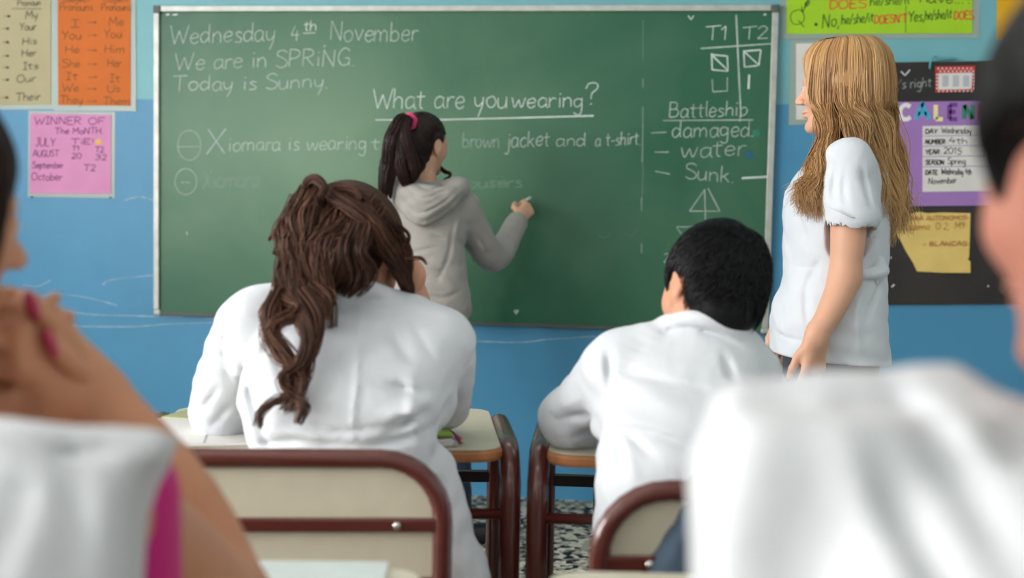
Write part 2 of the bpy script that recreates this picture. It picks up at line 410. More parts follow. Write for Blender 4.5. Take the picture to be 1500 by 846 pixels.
    def mesh(s, name):
        D = s.D; D[0] = D[-1] = .5; D[:, 0] = D[:, -1] = .5; D[:, :, 0] = D[:, :, -1] = .5
        S = D < 0
        cs = np.zeros(np.array(D.shape)-1, np.int8)
        offs = [(i, j, k) for i in (0, 1) for j in (0, 1) for k in (0, 1)]
        for i, j, k in offs: cs += S[i:i+cs.shape[0], j:j+cs.shape[1], k:k+cs.shape[2]]
        act = (cs > 0) & (cs < 8); I, J, K = np.nonzero(act)
        C = [D[I+i, J+j, K+k] for i, j, k in offs]
        acc = np.zeros((len(I), 3)); cnt = np.zeros(len(I))
        for a in range(8):
            for b in range(a+1, 8):
                oa, ob = offs[a], offs[b]
                if sum(abs(p-q) for p, q in zip(oa, ob)) != 1: continue
                m = (C[a] < 0) != (C[b] < 0); t = C[a][m]/(C[a][m]-C[b][m])
                acc[m] += np.array(oa)+t[:, None]*(np.array(ob)-np.array(oa)); cnt[m] += 1
        Vt = (np.stack([I, J, K], 1)+acc/cnt[:, None])*s.h+s.lo
        vid = np.full(cs.shape, -1, np.int32); vid[I, J, K] = np.arange(len(I)); Q = []
        for ax in range(3):
            o1 = [0, 0, 0]; o1[ax] = 1; n = np.array(D.shape)-o1
            A = S[:n[0], :n[1], :n[2]]; B = S[o1[0]:, o1[1]:, o1[2]:]
            i, j, k = np.nonzero(A != B); c = np.stack([i, j, k], 1); e1, e2 = (ax+1) % 3, (ax+2) % 3
            ok = (c[:, e1] > 0) & (c[:, e2] > 0); c = c[ok]; sg = A[c[:, 0], c[:, 1], c[:, 2]]
            def cell(d1, d2):
                q = c.copy(); q[:, e1] -= d1; q[:, e2] -= d2; return vid[q[:, 0], q[:, 1], q[:, 2]]
            q = np.stack([cell(1, 1), cell(0, 1), cell(0, 0), cell(1, 0)], 1)
            q[~sg] = q[~sg][:, ::-1]; Q.append(q)
        Q = np.vstack(Q); Q = Q[(Q >= 0).all(1)]
        return quadmesh(name, Vt, Q)
def quadmesh(name, Vt, Q):
    me = bpy.data.meshes.new(name); me.vertices.add(len(Vt)); me.vertices.foreach_set('co', Vt.astype(np.float32).ravel())
    me.loops.add(len(Q)*4); me.loops.foreach_set('vertex_index', Q.astype(np.int32).ravel())
    me.polygons.add(len(Q)); me.polygons.foreach_set('loop_start', np.arange(0, len(Q)*4, 4, dtype=np.int32))
    try: me.polygons.foreach_set('loop_total', np.full(len(Q), 4, np.int32))
    except Exception: pass
    me.polygons.foreach_set('use_smooth', np.ones(len(Q), bool)); me.update(calc_edges=True)
    return me
def volobj(vol, name, m, parent, tone=None):
    me = vol.mesh(name)
    if tone is not None:
        at = me.attributes.new('tone', 'FLOAT', 'POINT'); at.data.foreach_set('value', np.full(len(me.vertices), tone, np.float32))
    return link(name, me, m, parent)

# ------------------------------------------------------------------ hair strands
def resample(C, K):
    """C (N,k,3) control points -> (N,K,3) Catmull-Rom"""
    N, k, _ = C.shape
    Q = np.concatenate([2*C[:, :1]-C[:, 1:2], C, 2*C[:, -1:]-C[:, -2:-1]], 1)
    s = np.linspace(0, k-1-1e-6, K); i = s.astype(int); t = (s-i)[None, :, None]
    a, b, c, d = Q[:, i], Q[:, i+1], Q[:, i+2], Q[:, i+3]
    return .5*((2*b)+(c-a)*t+(2*a-5*b+4*c-d)*t*t+(3*b-a-3*c+d)*t**3)
def strandmesh(name, Pp, rad, tone, m, parent, taper=.75):
    N, K, _ = Pp.shape
    T = np.gradient(Pp, axis=1); T /= np.linalg.norm(T, axis=2, keepdims=True)+1e-9
    ref = np.array([.3, .9, .31]); U = np.cross(T, ref); U /= np.linalg.norm(U, axis=2, keepdims=True)+1e-9; W_ = np.cross(T, U)
    prof = (1-taper*np.linspace(0, 1, K)**3)[None, :, None]; R = np.asarray(rad).reshape(-1, 1, 1)*prof
    ring = [Pp+R*(math.cos(a)*U+math.sin(a)*W_) for a in (0, 2.094, 4.189)]
    Vt = np.stack(ring, 2).reshape(-1, 3)
    base = (np.arange(N)[:, None]*K+np.arange(K-1)[None])*3; Q = []
    for j in range(3):
        j2 = (j+1) % 3; Q.append(np.stack([base+j, base+j2, base+3+j2, base+3+j], -1).reshape(-1, 4))
    me = quadmesh(name, Vt, np.vstack(Q))
    at = me.attributes.new('tone', 'FLOAT', 'POINT'); tn = np.asarray(tone, np.float32); tn = np.repeat(tn[:, None], K, 1) if tn.ndim == 1 else tn; at.data.foreach_set('value', np.repeat(tn[:, :, None], 3, 2).ravel())
    return link(name, me, m, parent)
def locks(specs, K=22, wave=.004, wl=.09):
    """specs: list of (ctrl points, radius start, radius end, count, tone) -> strands"""
    out, tones = [], []
    for L in specs:
        pts, r0, r1, n, tn = L[:5]; wv = L[5] if len(L) > 5 else wave
        c = resample(np.array(pts, float)[None], K)[0]
        rm = L[6] if len(L) > 6 else (r0+r1)/2
        t = np.linspace(0, 1, K); rr = r0*(1-t)*(1-t)+2*rm*t*(1-t)*1.2+r1*t*t
        T = np.gradient(c, axis=0); T /= np.linalg.norm(T, axis=1)[:, None]+1e-9
        U = np.cross(T, [.2, .97, .1]); U /= np.linalg.norm(U, axis=1)[:, None]+1e-9; W_ = np.cross(T, U)
        a = RNG.uniform(0, 6.283, n); q = np.sqrt(RNG.uniform(0, 1, n))
        L_ = np.concatenate([[0], np.cumsum(np.linalg.norm(np.diff(c, axis=0), axis=1))])
        ph = RNG.uniform(0, 6.283)+RNG.normal(0, .5, n)
        off = (np.cos(a)*q)[:, None]*rr[None]; of2 = (np.sin(a)*q)[:, None]*rr[None]
        ww = wv*np.sin(L_[None]*2*math.pi/wl+ph[:, None])*np.clip(t*2.5, 0, 1)
        w2 = wv*np.cos(L_[None]*2*math.pi/wl*.9+ph[:, None]*1.3)*np.clip(t*2.5, 0, 1)
        out.append(c[None]+(off+ww)[..., None]*U[None]+(of2+w2)[..., None]*W_[None])
        tones.append(np.clip(tn+RNG.normal(0, .16, n), 0, 1))
    return np.concatenate(out), np.concatenate(tones)

# ------------------------------------------------------------------ anatomy
def frame(fwd, up=(0, 0, 1)):
    f = nrm(fwd); r = nrm(np.cross(f, up)); u = np.cross(r, f); return np.array([r, f, u])   # rows right, forward, up
class Head:
    def __init__(s, c, fwd, up=(0, 0, 1), sc=1.0): s.c = np.asarray(c, float); s.A = frame(fwd, up); s.s = sc
    def w(s, p): return s.c+(np.asarray(p, float)*s.s)@s.A
    def sculpt(s, v, neck_to=None, nr=.05):
        A, S = s.A, s.s; w_ = s.w; R = lambda *q: [x*S for x in q]
        v.ell(w_((0, -.014, .034)), A, R(.075, .094, .084), .02)
        v.ell(w_((0, .030, -.035)), A, R(.057, .060, .072), .03)
        v.ell(w_((0, .045, .02)), A, R(.060, .045, .05), .03)
        for q in (-1, 1):
            v.cap(w_((q*.050, .0, -.052)), w_((q*.018, .070, -.096)), .017*S, .013*S, .025)
            v.ell(w_((q*.040, .058, -.022)), A, R(.022, .026, .024), .02)
            v.cap(w_((q*.014, .088, .020)), w_((q*.045, .078, .018)), .008*S, .006*S, .012)
        v.ell(w_((0, .080, -.098)), A, R(.018, .013, .014), .015)
        for q in (-1, 1): v.ell(w_((q*.031, .101, .001)), A, R(.016, .015, .011), .010, '-')
        v.cap(w_((0, .088, .008)), w_((0, .108, -.024)), .007*S, .0085*S, .012)
        v.ell(w_((0, .109, -.030)), A, R(.010, .011, .009), .006)
        for q in (-1, 1):
            v.ell(w_((q*.011, .100, -.033)), A, R(.007, .009, .006), .005)
            v.ell(w_((q*.031, .0815, .001)), A, R(.0150, .0125, .0135), .003)
        v.ell(w_((0, .091, -.058)), A, R(.025, .012, .0055), .007)
        v.ell(w_((0, .089, -.068)), A, R(.021, .012, .006), .006)
        v.ell(w_((0, .094, -.0635)), A, R(.024, .012, .0014), .002, '-')
        for q in (-1, 1):     # ears
            ar = nrm(A[0]*q-A[1]*.35); af = nrm(A[1]+A[0]*q*.35); E = np.array([ar, af, A[2]])
            v.ell(w_((q*.080, -.012, -.006)), E, R(.0075, .018, .031), .006)
            v.ell(w_((q*.078, -.004, -.033)), E, R(.006, .010, .012), .006)
            v.ell(w_((q*.089, -.010, .000)), E, R(.006, .010, .019), .004, '-')
        if neck_to is not None:
            v.cap(w_((0, -.028, -.055)), neck_to, nr*S, nr*1.08*S, .03)
    def eyes(s, parent):
        for q in (-1, 1):
            mb = sphere(s.w((q*.031, .0835, .0005)), .0118*s.s, 10); e = smooth_obj(mb.build('eye', MT['eye_white'], parent))
            b = sphere(s.w((q*.031, .0905, .0005)), .0056*s.s, 8); smooth_obj(b.build('iris', MT['iris'], e)) if False else smooth_obj(b.build('iris', MT['iris'], parent))
    def sph(s, az, el, off=0., sq=None):
        """point on the skull; az 0=front, +90=person's right, 180=back"""
        a, e = np.radians(az), np.radians(el)
        d = np.stack([np.sin(a)*np.cos(e), np.cos(a)*np.cos(e), np.sin(e)], -1)
        rad = np.array([.075, .094, .084]); return s.w(d*(rad+np.asarray(off)[..., None])+np.array([0, -.014, .034]))
def sphere(c, r, n=12, sc=(1, 1, 1)):
    V_ = [(c[0], c[1], c[2]+r*sc[2])]; F = []
    for i in range(1, n):
        for j in range(n*2):
            a, b = math.pi*i/n, math.pi*j/n; V_.append((c[0]+r*sc[0]*math.sin(a)*math.cos(b), c[1]+r*sc[1]*math.sin(a)*math.sin(b), c[2]+r*sc[2]*math.cos(a)))
    V_.append((c[0], c[1], c[2]-r*sc[2])); m = n*2
    for j in range(m): F.append((0, 1+j, 1+(j+1) % m)); F.append((len(V_)-1, len(V_)-1-m+(j+1) % m, len(V_)-1-m+j))
    for i in range(n-2):
        for j in range(m): a = 1+i*m+j; b = 1+i*m+(j+1) % m; F.append((a, a+m, b+m, b))
    return MB().add(V_, F)
def hand(v, wrist, d, n, side, sc=1., curls=((.5, .6, .4),)*4, thumb=(.5, .5), spread=.1, ts=.75):
    """d: direction of fingers, n: back-of-hand normal, side: towards the thumb"""
    d = nrm(d); n = nrm(np.asarray(n)-d*np.dot(n, d)); sd = nrm(np.cross(d, n)); sd = sd if np.dot(sd, side) > 0 else -sd
    W = np.asarray(wrist, float); S = sc; tips = []
    v.cap(W-d*.01*S, W+d*.02*S, .024*S, .024*S, .02)
    for o_, L in ((.026, .080), (.009, .086), (-.009, .082), (-.025, .074)):
        v.cap(W+d*.012*S+sd*o_*.55*S, W+d*L*S+sd*o_*S, .0155*S, .0115*S, .012)
    for i, (o_, L0, seg) in enumerate(((.028, .082, (.038, .024, .019)), (.0095, .088, (.043, .028, .020)), (-.0095, .084, (.040, .026, .020)), (-.027, .076, (.031, .020, .018)))):
        p = W+d*L0*S+sd*o_*S; dr = nrm(d+sd*spread*(1.2-i*.8)); ang = 0; r = .0092*S
        for j, c in enumerate(curls[i % len(curls)]):
            ang += c; dd = math.cos(ang)*dr-math.sin(ang)*n; q = p+dd*seg[j]*S
            v.cap(p, q, r, r*.9, .005); p = q; r *= .92
        tips.append((p, dd, math.cos(ang)*n+math.sin(ang)*dr))
    p = W+d*.022*S+sd*.022*S; dd = nrm(d*.6+sd*ts-n*thumb[0])
    q = p+dd*.042*S; v.cap(p, q, .015*S, .0115*S, .012)
    dd = nrm(d*.9+sd*.15-n*thumb[1]); p = q+dd*.03*S; v.cap(q, p, .0112*S, .0098*S, .006)
    q = p+nrm(dd-n*.1-sd*.2)*.024*S; v.cap(p, q, .0096*S, .0078*S, .005); tips.append((q, dd, n))
    return tips

# ================================================================== THE ROOM
def quad_on_wall(a, b, c, d, y0, y1):
    """slab between y0 (back) and y1 (front) with photo corners tl,tr,br,bl measured on the wall"""
    pts = [P(*q, Y=0) for q in (a, b, c, d)]
    v = [(p[0], y0, p[2]) for p in pts]+[(p[0], y1, p[2]) for p in pts]
    return MB().add(v, [(0, 1, 2, 3), (7, 6, 5, 4), (0, 4, 5, 1), (1, 5, 6, 2), (2, 6, 7, 3), (3, 7, 4, 0)])
wf = struct(MB().box((RX0, 0, 0), (RX1, .15, ZC)).build('wall_front', MT['wall']))
struct(MB().box((RX0-.15, RY0-.15, -.12), (RX1+.15, .15, 0)).build('floor', MT['floor']))
struct(MB().box((RX0-.15, RY0-.15, ZC), (RX1+.15, .15, ZC+.12)).build('ceiling', MT['ceil']))
struct(MB().box((RX1, RY0, 0), (RX1+.15, 0, ZC)).build('wall_right', MT['sidewall']))
struct(MB().box((RX0, RY0-.15, 0), (RX1, RY0, ZC)).build('wall_back', MT['sidewall']))
lw = MB(); ys = [RY0]+[q for a, b in reversed(WINS) for q in (a, b)]+[0]
for i in range(0, len(ys), 2): lw.box((RX0-.15, ys[i], 0), (RX0, ys[i+1], ZC))
for a, b in WINS: lw.box((RX0-.15, a, 0), (RX0, b, 1.05)); lw.box((RX0-.15, a, 2.65), (RX0, b, ZC))
struct(lw.build('wall_left', MT['sidewall']))
for i, (a, b) in enumerate(WINS):
    m = MB(); x0, x1 = RX0-.09, RX0-.04
    m.box((x0, a, 1.05), (x1, a+.05, 2.65)); m.box((x0, b-.05, 1.05), (x1, b, 2.65)); m.box((x0, a+.05, 1.05), (x1, b-.05, 1.10)); m.box((x0, a+.05, 2.60), (x1, b-.05, 2.65))
    m.box((x0, (a+b)/2-.025, 1.10), (x1, (a+b)/2+.025, 2.60)); m.box((x0, a+.05, 2.05), (x1, (a+b)/2-.025, 2.10)); m.box((x0, (a+b)/2+.025, 2.05), (x1, b-.05, 2.10))
    struct(m.build('window_%d' % (i+1), MT['window']))
for i, (x, y) in enumerate(LAMPS):
    r = root('ceiling_light', 'long white fluorescent ceiling light, %s row from the board, %s' % (('first', 'second', 'third')[i % 3], ('on the window side', 'in the middle', 'on the right side')[i//3]), 'ceiling light', (x, y, ZC), 0, 'ceiling lights')
    MB().box((-.62, -.11, -.07), (.62, .11, 0)).build('housing', MT['window'], r)
    l = area((x, y, ZC-.10), (0, 0, 0), 1.2, .18, 2.8, (1, .985, .95), 'tube_light')

# scratches in the wall paint, children of the wall
def ribbon(px_lists, width, y, name, m, parent, jit=.15, smooth=True):
    """flat strokes on the wall; px_lists = polylines measured on the photo's wall plane"""
    mb = MB()
    for pl in px_lists:
        q = np.array([P(a, b) for a, b in pl])
        if smooth and len(q) > 2: q = catmull(q, 4)
        t = np.gradient(q, axis=0) if len(q) > 1 else None
        t /= np.linalg.norm(t, axis=1)[:, None]+1e-9; nn = np.stack([-t[:, 2], 0*t[:, 0], t[:, 0]], 1)
        wv = width*.5*(1+jit*RNG.uniform(-1, 1, len(q)))[:, None]; A = q+nn*wv; B = q-nn*wv
        v = [(p[0], y, p[2]) for p in A]+[(p[0], y, p[2]) for p in B]; n = len(q)
        mb.add(v, [(i, i+1, n+i+1, n+i) for i in range(n-1)])
    return mb.build(name, m, parent)
SCR = [[(183, 293), (205, 288), (228, 294)], [(33, 417), (55, 419), (75, 410)], [(150, 417), (165, 409), (225, 403)],
       [(62, 434), (90, 431), (130, 436), (172, 447)], [(66, 451), (130, 460), (190, 462), (268, 464)], [(80, 477), (140, 478), (200, 478), (250, 474), (330, 472)],
       [(676, 499), (760, 501), (800, 497), (873, 492)], [(300, 466), (420, 470), (500, 474)]]
scr_m = chalk('wall_scratch', (.75, .86, .93), .55)
for s_ in SCR: ribbon([s_], .0035, -.0012, 'scratch', scr_m, wf, .5)

# ================================================================== HANDWRITING
GL = {}
def g(ch, adv, *st): GL[ch] = (adv, [[tuple(map(float, q.split(','))) for q in s.split()] for s in st])
g('A', 5, '0,0 2,7 2.4,7 4.6,0', '.8,2.6 3.8,2.6'); g('B', 5, '.4,7 .4,0', '.4,7 3,6.8 3.4,5 2.6,4 .5,3.8', '.5,3.8 3.4,3.5 4.1,1.8 3,.2 .4,0')
g('C', 5, '4.2,6 2.6,7 .8,5.6 .3,3 1.2,.5 2.8,0 4.3,1'); g('D', 5, '.4,7 .4,0', '.4,7 3,6.4 4.4,3.6 3.2,.8 .4,0'); g('E', 4.6, '4,7 .4,7', '.4,7 .4,0', '.4,0 4,0', '.4,3.6 3.2,3.6')
g('F', 4.4, '4,7 .4,7', '.4,7 .4,0', '.4,3.6 3.2,3.6'); g('G', 5, '4.2,6 2.6,7 .8,5.6 .3,3 1.2,.4 3,0 4.2,1.4', '4.2,3 2.6,3', '4.2,3 4.2,0'); g('H', 5, '.4,7 .4,0', '4.2,7 4.2,0', '.4,3.6 4.2,3.6')
g('I', 3, '.2,7 2.6,7', '1.4,7 1.4,0', '.2,0 2.6,0'); g('J', 4, '1,7 3.8,7', '2.6,7 2.6,1.4 1.6,0 .2,1'); g('K', 4.8, '.4,7 .4,0', '4,7 .5,3.4', '1.4,4.1 4.2,0'); g('L', 4.4, '.4,7 .4,0', '.4,0 3.8,0')
g('M', 6, '.3,0 .8,7', '.8,7 2.8,2.4', '2.8,2.4 4.9,7', '4.9,7 5.4,0'); g('N', 5.4, '.4,0 .6,7', '.6,7 4.2,0', '4.2,0 4.4,7'); g('O', 5.4, '2.5,7 .7,5.8 .2,3.2 1.2,.5 2.7,0 4.4,1.2 4.8,3.8 4,6.2 2.5,7')
g('P', 4.8, '.5,7 .4,0', '.4,7 3,6.8 4,5.4 3,3.8 .5,3.2'); g('Q', 5.4, '2.5,7 .7,5.8 .2,3.2 1.2,.5 2.7,0 4.4,1.2 4.8,3.8 4,6.2 2.5,7', '2.8,2 5,-1'); g('R', 5, '.5,7 .4,0', '.4,7 3,6.8 4,5.4 3,3.9 .5,3.5', '1.6,3.5 4.2,0')
g('S', 4.6, '4,6.1 2.6,7 .8,6.4 .7,4.8 2.4,3.8 4,2.6 3.8,.8 2,0 .3,.9'); g('T', 5, '0,7 5,7', '2.5,7 2.4,0'); g('U', 5, '.4,7 .4,2 1.6,0 3,0 4.3,2 4.4,7'); g('V', 4.8, '0,7 2.3,0', '2.3,0 4.6,7')
g('W', 7, '0,7 1.7,0', '1.7,0 3.3,5', '3.3,5 4.8,0', '4.8,0 6.6,7'); g('X', 5, '.2,7 4.4,0', '4.4,7 .2,0'); g('Y', 4.8, '.2,7 2.3,3.6', '4.5,7 2.3,3.4', '2.3,3.6 2.2,0'); g('Z', 4.6, '.3,7 4.2,7', '4.2,7 .3,0', '.3,0 4.3,0')
g('a', 4, '3.2,3.4 1.8,4.1 .4,2.8 .5,.7 1.6,0 3,1.4 3.2,3.6', '3.2,3.9 3.2,.8 3.8,0'); g('b', 4, '.5,7 .5,0', '.5,2.6 2,4 3.4,2.6 3,.5 1.4,0 .5,1'); g('c', 3.5, '3,3.4 1.8,4 .5,2.6 .6,.8 1.8,0 3.1,.8')
g('d', 4.2, '3.2,3 1.8,4 .4,2.6 .6,.6 1.8,0 3.2,1.6', '3.3,7 3.3,1 3.7,0'); g('e', 3.8, '.5,2 3.1,2.4 2.8,3.8 1.6,4 .5,2.6 .7,.7 1.9,0 3.3,.9'); g('f', 3, '3,6.2 2,7 1.3,5.5 1.3,0', '.2,3.8 2.6,3.8')
g('g', 4, '3.2,3.2 1.8,4 .4,2.8 .8,.9 2,.5 3.2,1.8', '3.2,4 3.2,-1.6 2,-3 .4,-2'); g('h', 4, '.5,7 .4,0', '.5,2.6 1.9,4 3.1,3 3.2,0'); g('i', 2, '.9,4 1,0', '.8,5.6 1.2,5.9'); g('j', 2.6, '1.6,4 1.6,-1.6 .8,-3 -.4,-2.2', '1.4,5.6 1.8,5.9')
g('k', 3.8, '.5,7 .4,0', '2.9,4 .6,1.9', '1.3,2.5 3.3,0'); g('l', 1.8, '.8,7 .8,1 1.4,0'); g('m', 6, '.4,4 .4,0', '.4,2.6 1.6,4 2.6,3 2.6,0', '2.6,2.6 4,4 5,3 5.1,0'); g('n', 4, '.4,4 .4,0', '.4,2.6 1.8,4 3,3 3.2,0')
g('o', 4, '1.9,4 .6,3.2 .4,1.6 1.3,.1 2.6,.2 3.5,1.9 3,3.5 1.9,4'); g('p', 4, '.5,4 .4,-3', '.5,2.8 2,4 3.3,2.8 2.9,.7 1.5,.1 .5,1'); g('q', 4, '3.2,3.2 1.8,4 .4,2.4 1.2,.2 3.2,1.5', '3.2,4 3.2,-3'); g('r', 3, '.5,4 .5,0', '.5,2.4 1.5,3.8 2.8,3.7')
g('s', 3.4, '2.9,3.5 1.7,4 .7,3.2 1.6,2.2 2.8,1.3 2.2,.2 .4,.2'); g('t', 3.2, '1.4,6 1.4,.9 2.4,0', '0,4.2 2.9,4.3'); g('u', 4, '.4,4 .5,1 1.6,0 3,1.4 3.2,4', '3.2,4 3.3,0'); g('v', 3.6, '.2,4 1.7,0', '1.7,0 3.2,4')
g('w', 5.4, '.2,4 1.2,0 2.6,3.4', '2.6,3.4 3.7,0 5,4'); g('x', 3.6, '.3,4 3.1,0', '3.1,4 .3,0'); g('y', 4, '.4,4 .7,1.4 1.8,.7 3.1,2', '3.3,4 3,.4 1.8,-3'); g('z', 3.6, '.3,4 3,4', '3,4 .3,0', '.3,0 3.2,0')
g('0', 4.4, '2.2,7 .7,5.5 .4,2.6 1.4,.2 2.6,0 3.8,1.8 3.8,5 2.2,7'); g('1', 3, '.4,5.4 1.8,7', '1.8,7 1.7,0'); g('2', 4.4, '.5,5.6 1.9,7 3.5,6 3.2,4 .4,0', '.4,0 4,.1'); g('3', 4.2, '.5,6.4 2,7 3.4,6 2.9,4.3 1.5,3.8', '1.5,3.8 3.5,3.2 3.5,1 1.9,0 .3,.7')
g('4', 4.4, '2,7 .3,2.8', '.3,2.8 4,2.8', '3,4.8 2.9,0'); g('5', 4.2, '3.6,7 .8,7', '.8,7 .6,4', '.6,4 2.8,4.2 3.6,2.2 2.4,.2 .4,.4'); g('6', 4, '3,7 1,4.6 .4,2 1.6,0 3.2,.8 3.2,2.8 1.6,3.4 .5,2'); g('8', 4, '2,3.8 .7,5.2 1.9,7 3.3,5.4 2,3.8 .5,1.8 1.8,0 3.6,1.6 2,3.8'); g('9', 4, '3.2,5 2,3.8 .6,5 1.6,7 3.2,6 3.2,3 2,0')
g('.', 1.6, '.5,0 .9,.3'); g(',', 1.8, '.9,.6 .4,-1.2'); g('!', 1.8, '.9,7 .9,2', '.8,0 1,.3'); g("'", 1.6, '.8,7 .6,5.4'); g('-', 3, '.3,2.6 2.5,2.7'); g('/', 3, '.2,-.8 2.6,7'); g(':', 1.8, '.8,3.4 1,3.7', '.8,.4 1,.7')
g('?', 5, '.3,5.4 1.2,7 3.4,7 3.9,5.2 2.2,3.6 2.1,2', '2,0 2.3,.4'); g('>', 6, '0,2.6 5,2.7', '3.8,3.8 5,2.7', '5,2.7 3.8,1.6'); g(' ', 2.6)
def textlines(text, x0, y0, x1, y1, h, slant=.06, jit=.18):
    tot = sum(GL[c][0] for c in text)-.8; ux = (x1-x0)/tot; uy = (y1-y0)/tot; s = h/7; out = []; cx = 0
    for ch in text:
        adv, st = GL[ch]; jy = random.uniform(-jit, jit)*1.5; jx = random.uniform(-jit, jit)
        for pl in st:
            q = []
            for x, y in pl:
                xx = cx+x+jx; yy = y+jy+random.uniform(-jit, jit)
                q.append((x0+xx*ux+yy*s*slant, y0+xx*uy-yy*s))
            out.append(q)
        cx += adv
    return out
def write(text, x0, y0, x1, y1, h, width, y, m, parent, name='writing', **k):
    return ribbon(textlines(text, x0, y0, x1, y1, h, **k), width, y, name, m, parent)

# ================================================================== BLACKBOARD
BB = wroot('blackboard', 'large green enamel chalkboard covered in chalk writing, in an aluminium frame', 'chalkboard', (1.2, 0, .675))
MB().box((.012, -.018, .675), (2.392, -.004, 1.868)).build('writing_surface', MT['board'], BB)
MB().box((.03, -.030, 1.857), (2.37, -.002, 1.879)).build('frame_rail', MT['alu'], BB, .002)
MB().box((.001, -.030, .690), (.023, -.002, 1.852)).build('frame_rail', MT['alu'], BB, .002)
MB().box((2.376, -.030, .690), (2.399, -.002, 1.852)).build('frame_rail', MT['alu'], BB, .002)
o = MB().box((.02, -.024, .668), (2.38, -.002, .680)).build('bottom_edge', MT['dark'], BB); o['label'] = 'dark bottom edge'
for x in (.0, 2.372):
    MB().box((x, -.033, 1.850), (x+.029, -.001, 1.880)).build('corner_cap', MT['dark'], BB, .004)
    MB().box((x, -.030, .668), (x+.029, -.001, .690)).build('corner_cap', MT['alu'], BB, .006)
YB = -.0192
def cw(t, x0, y0, x1, y1, h, m='white_chalk', wd=.0033, **k): return write(t, x0, y0, x1, y1, h, wd, YB, MT[m], BB, 'chalk_writing', **k)
def cl(pls, m='white_chalk', wd=.0035, smooth=False):
    for q in pls: ribbon([q], wd, YB, 'chalk_drawing', MT[m], BB, .25, smooth)
cw('Wednesday', 252, 65, 404, 61, 27); cw('4', 427, 61, 438, 61, 22); cw('th', 447, 47, 465, 45, 15, 'strong_chalk'); cl([[(446, 50), (464, 49)]])
cw(',', 474, 68, 479, 68, 14); cw('November', 484, 60, 611, 62, 28); cw('We are in SPRiNG.', 259, 103, 519, 97, 25); cw('Today is Sunny.', 256, 134, 481, 129, 22)
cw('What are you', 547, 160, 742, 159, 29, 'strong_chalk'); cw('wearing', 750, 158, 853, 158, 24, 'strong_chalk'); cw('?', 856, 155, 876, 154, 32, 'strong_chalk'); cl([[(552, 176), (640, 176), (760, 173), (870, 170)]], 'strong_chalk', .005)
cw('X', 305, 225, 331, 224, 36); cw('iomara is wearing', 336, 222, 537, 219, 22); cw('t', 545, 219, 556, 219, 18); cw('brown', 678, 217, 731, 216, 22, 'faint_chalk')
cw('jacket', 741, 216, 804, 214, 23); cw('and', 815, 214, 857, 214, 19); cw('a t-shirt.', 872, 214, 938, 212, 19)
def ellp(cx, cy, rx, ry, n=16): return [(cx+rx*math.cos(i*2*math.pi/n), cy+ry*math.sin(i*2*math.pi/n)) for i in range(n+1)]
cl([ellp(280, 213, 17, 22), [(264, 215), (297, 215)]], 'faint_chalk'); cl([ellp(275, 266, 16, 19), [(268, 267), (282, 267)]], 'faint_chalk')
cw('Xiomara', 299, 276, 380, 274, 27, 'ghost_chalk', .006); cw('trousers', 661, 276, 765, 274, 17, 'ghost_chalk', .006); cw('v v', 876, 350, 930, 345, 12, 'ghost_chalk')
cl([[(942, 30), (942, 90)], [(942, 240), (941, 288)]], 'ghost_chalk'); cl([[(942, 116), (942, 129)], [(942, 157), (941, 238)], [(940, 289), (940, 309)], [(940, 356), (940, 370)]], 'faint_chalk', .003)
cw('T1', 1032, 61, 1064, 59, 20, 'strong_chalk'); cw('T2', 1087, 60, 1123, 57, 18, 'white_chalk'); cl([[(1026, 72), (1129, 65)], [(1078, 23), (1081, 90), (1085, 172)]], 'white_chalk', .005)
cl([[(1042, 81), (1065, 83)], [(1065, 83), (1066, 105)], [(1066, 105), (1043, 103)], [(1043, 103), (1042, 79)], [(1044, 83), (1066, 104)]], 'strong_chalk', .0045)
cl([[(1088, 76), (1114, 74)], [(1114, 74), (1111, 97)], [(1109, 97), (1090, 99)], [(1090, 99), (1089, 75)], [(1088, 75), (1111, 96)]], 'strong_chalk', .0045)
cl([[(1043, 117), (1044, 135)], [(1044, 135), (1065, 134)], [(1065, 134), (1065, 114)]]); cl([[(1097, 110), (1096, 131)]], 'strong_chalk', .007)
cw('Battleship', 979, 173, 1093, 170, 22); cl([[(971, 177), (1103, 176)]], 'white_chalk'); cw('damaged.', 984, 201, 1102, 200, 24); cl([[(954, 195), (976, 194)], [(959, 223), (980, 223)], [(960, 251), (981, 255)]])
cw('water', 997, 231, 1089, 228, 25); cw('Sunk.', 1002, 262, 1072, 268, 23); cl([[(1086, 261), (1123, 259)]], 'strong_chalk', .007)
cl([[(1031, 279), (1010, 309)], [(1010, 309), (1031, 309)], [(1037, 276), (1054, 309)], [(1054, 309), (1034, 309)], [(1032, 277), (1033, 322)]], 'white_chalk', .0035)
cl([[(991, 332), (1018, 332)], [(991, 332), (1000, 346)]], 'faint_chalk'); cw('2', 972, 384, 979, 384, 13)
cl([[(1008, 24), (1012, 30)], [(1012, 30), (1016, 24)]], 'strong_chalk'); cl([[(754, 454), (757, 459)], [(757, 459), (760, 453)], [(755, 453), (759, 455)]], 'strong_chalk')
cl([[(246, 23), (251, 22)], [(256, 23), (263, 22)], [(1118, 23), (1122, 22)]], 'strong_chalk', .006); cl([[(276, 339), (277, 344)], [(238, 457), (243, 457)], [(330, 457), (336, 457)]], 'white_chalk')
for (x, y, hx) in ((1107, 196, '3F9A7C'), (1097, 227, '2F72A0')):
    o = ribbon([ellp(x, y, 3.2, 3.4, 10)], .013, YB, 'chalk_dot', chalk('coloured_chalk', srgb(hx), .8), BB)

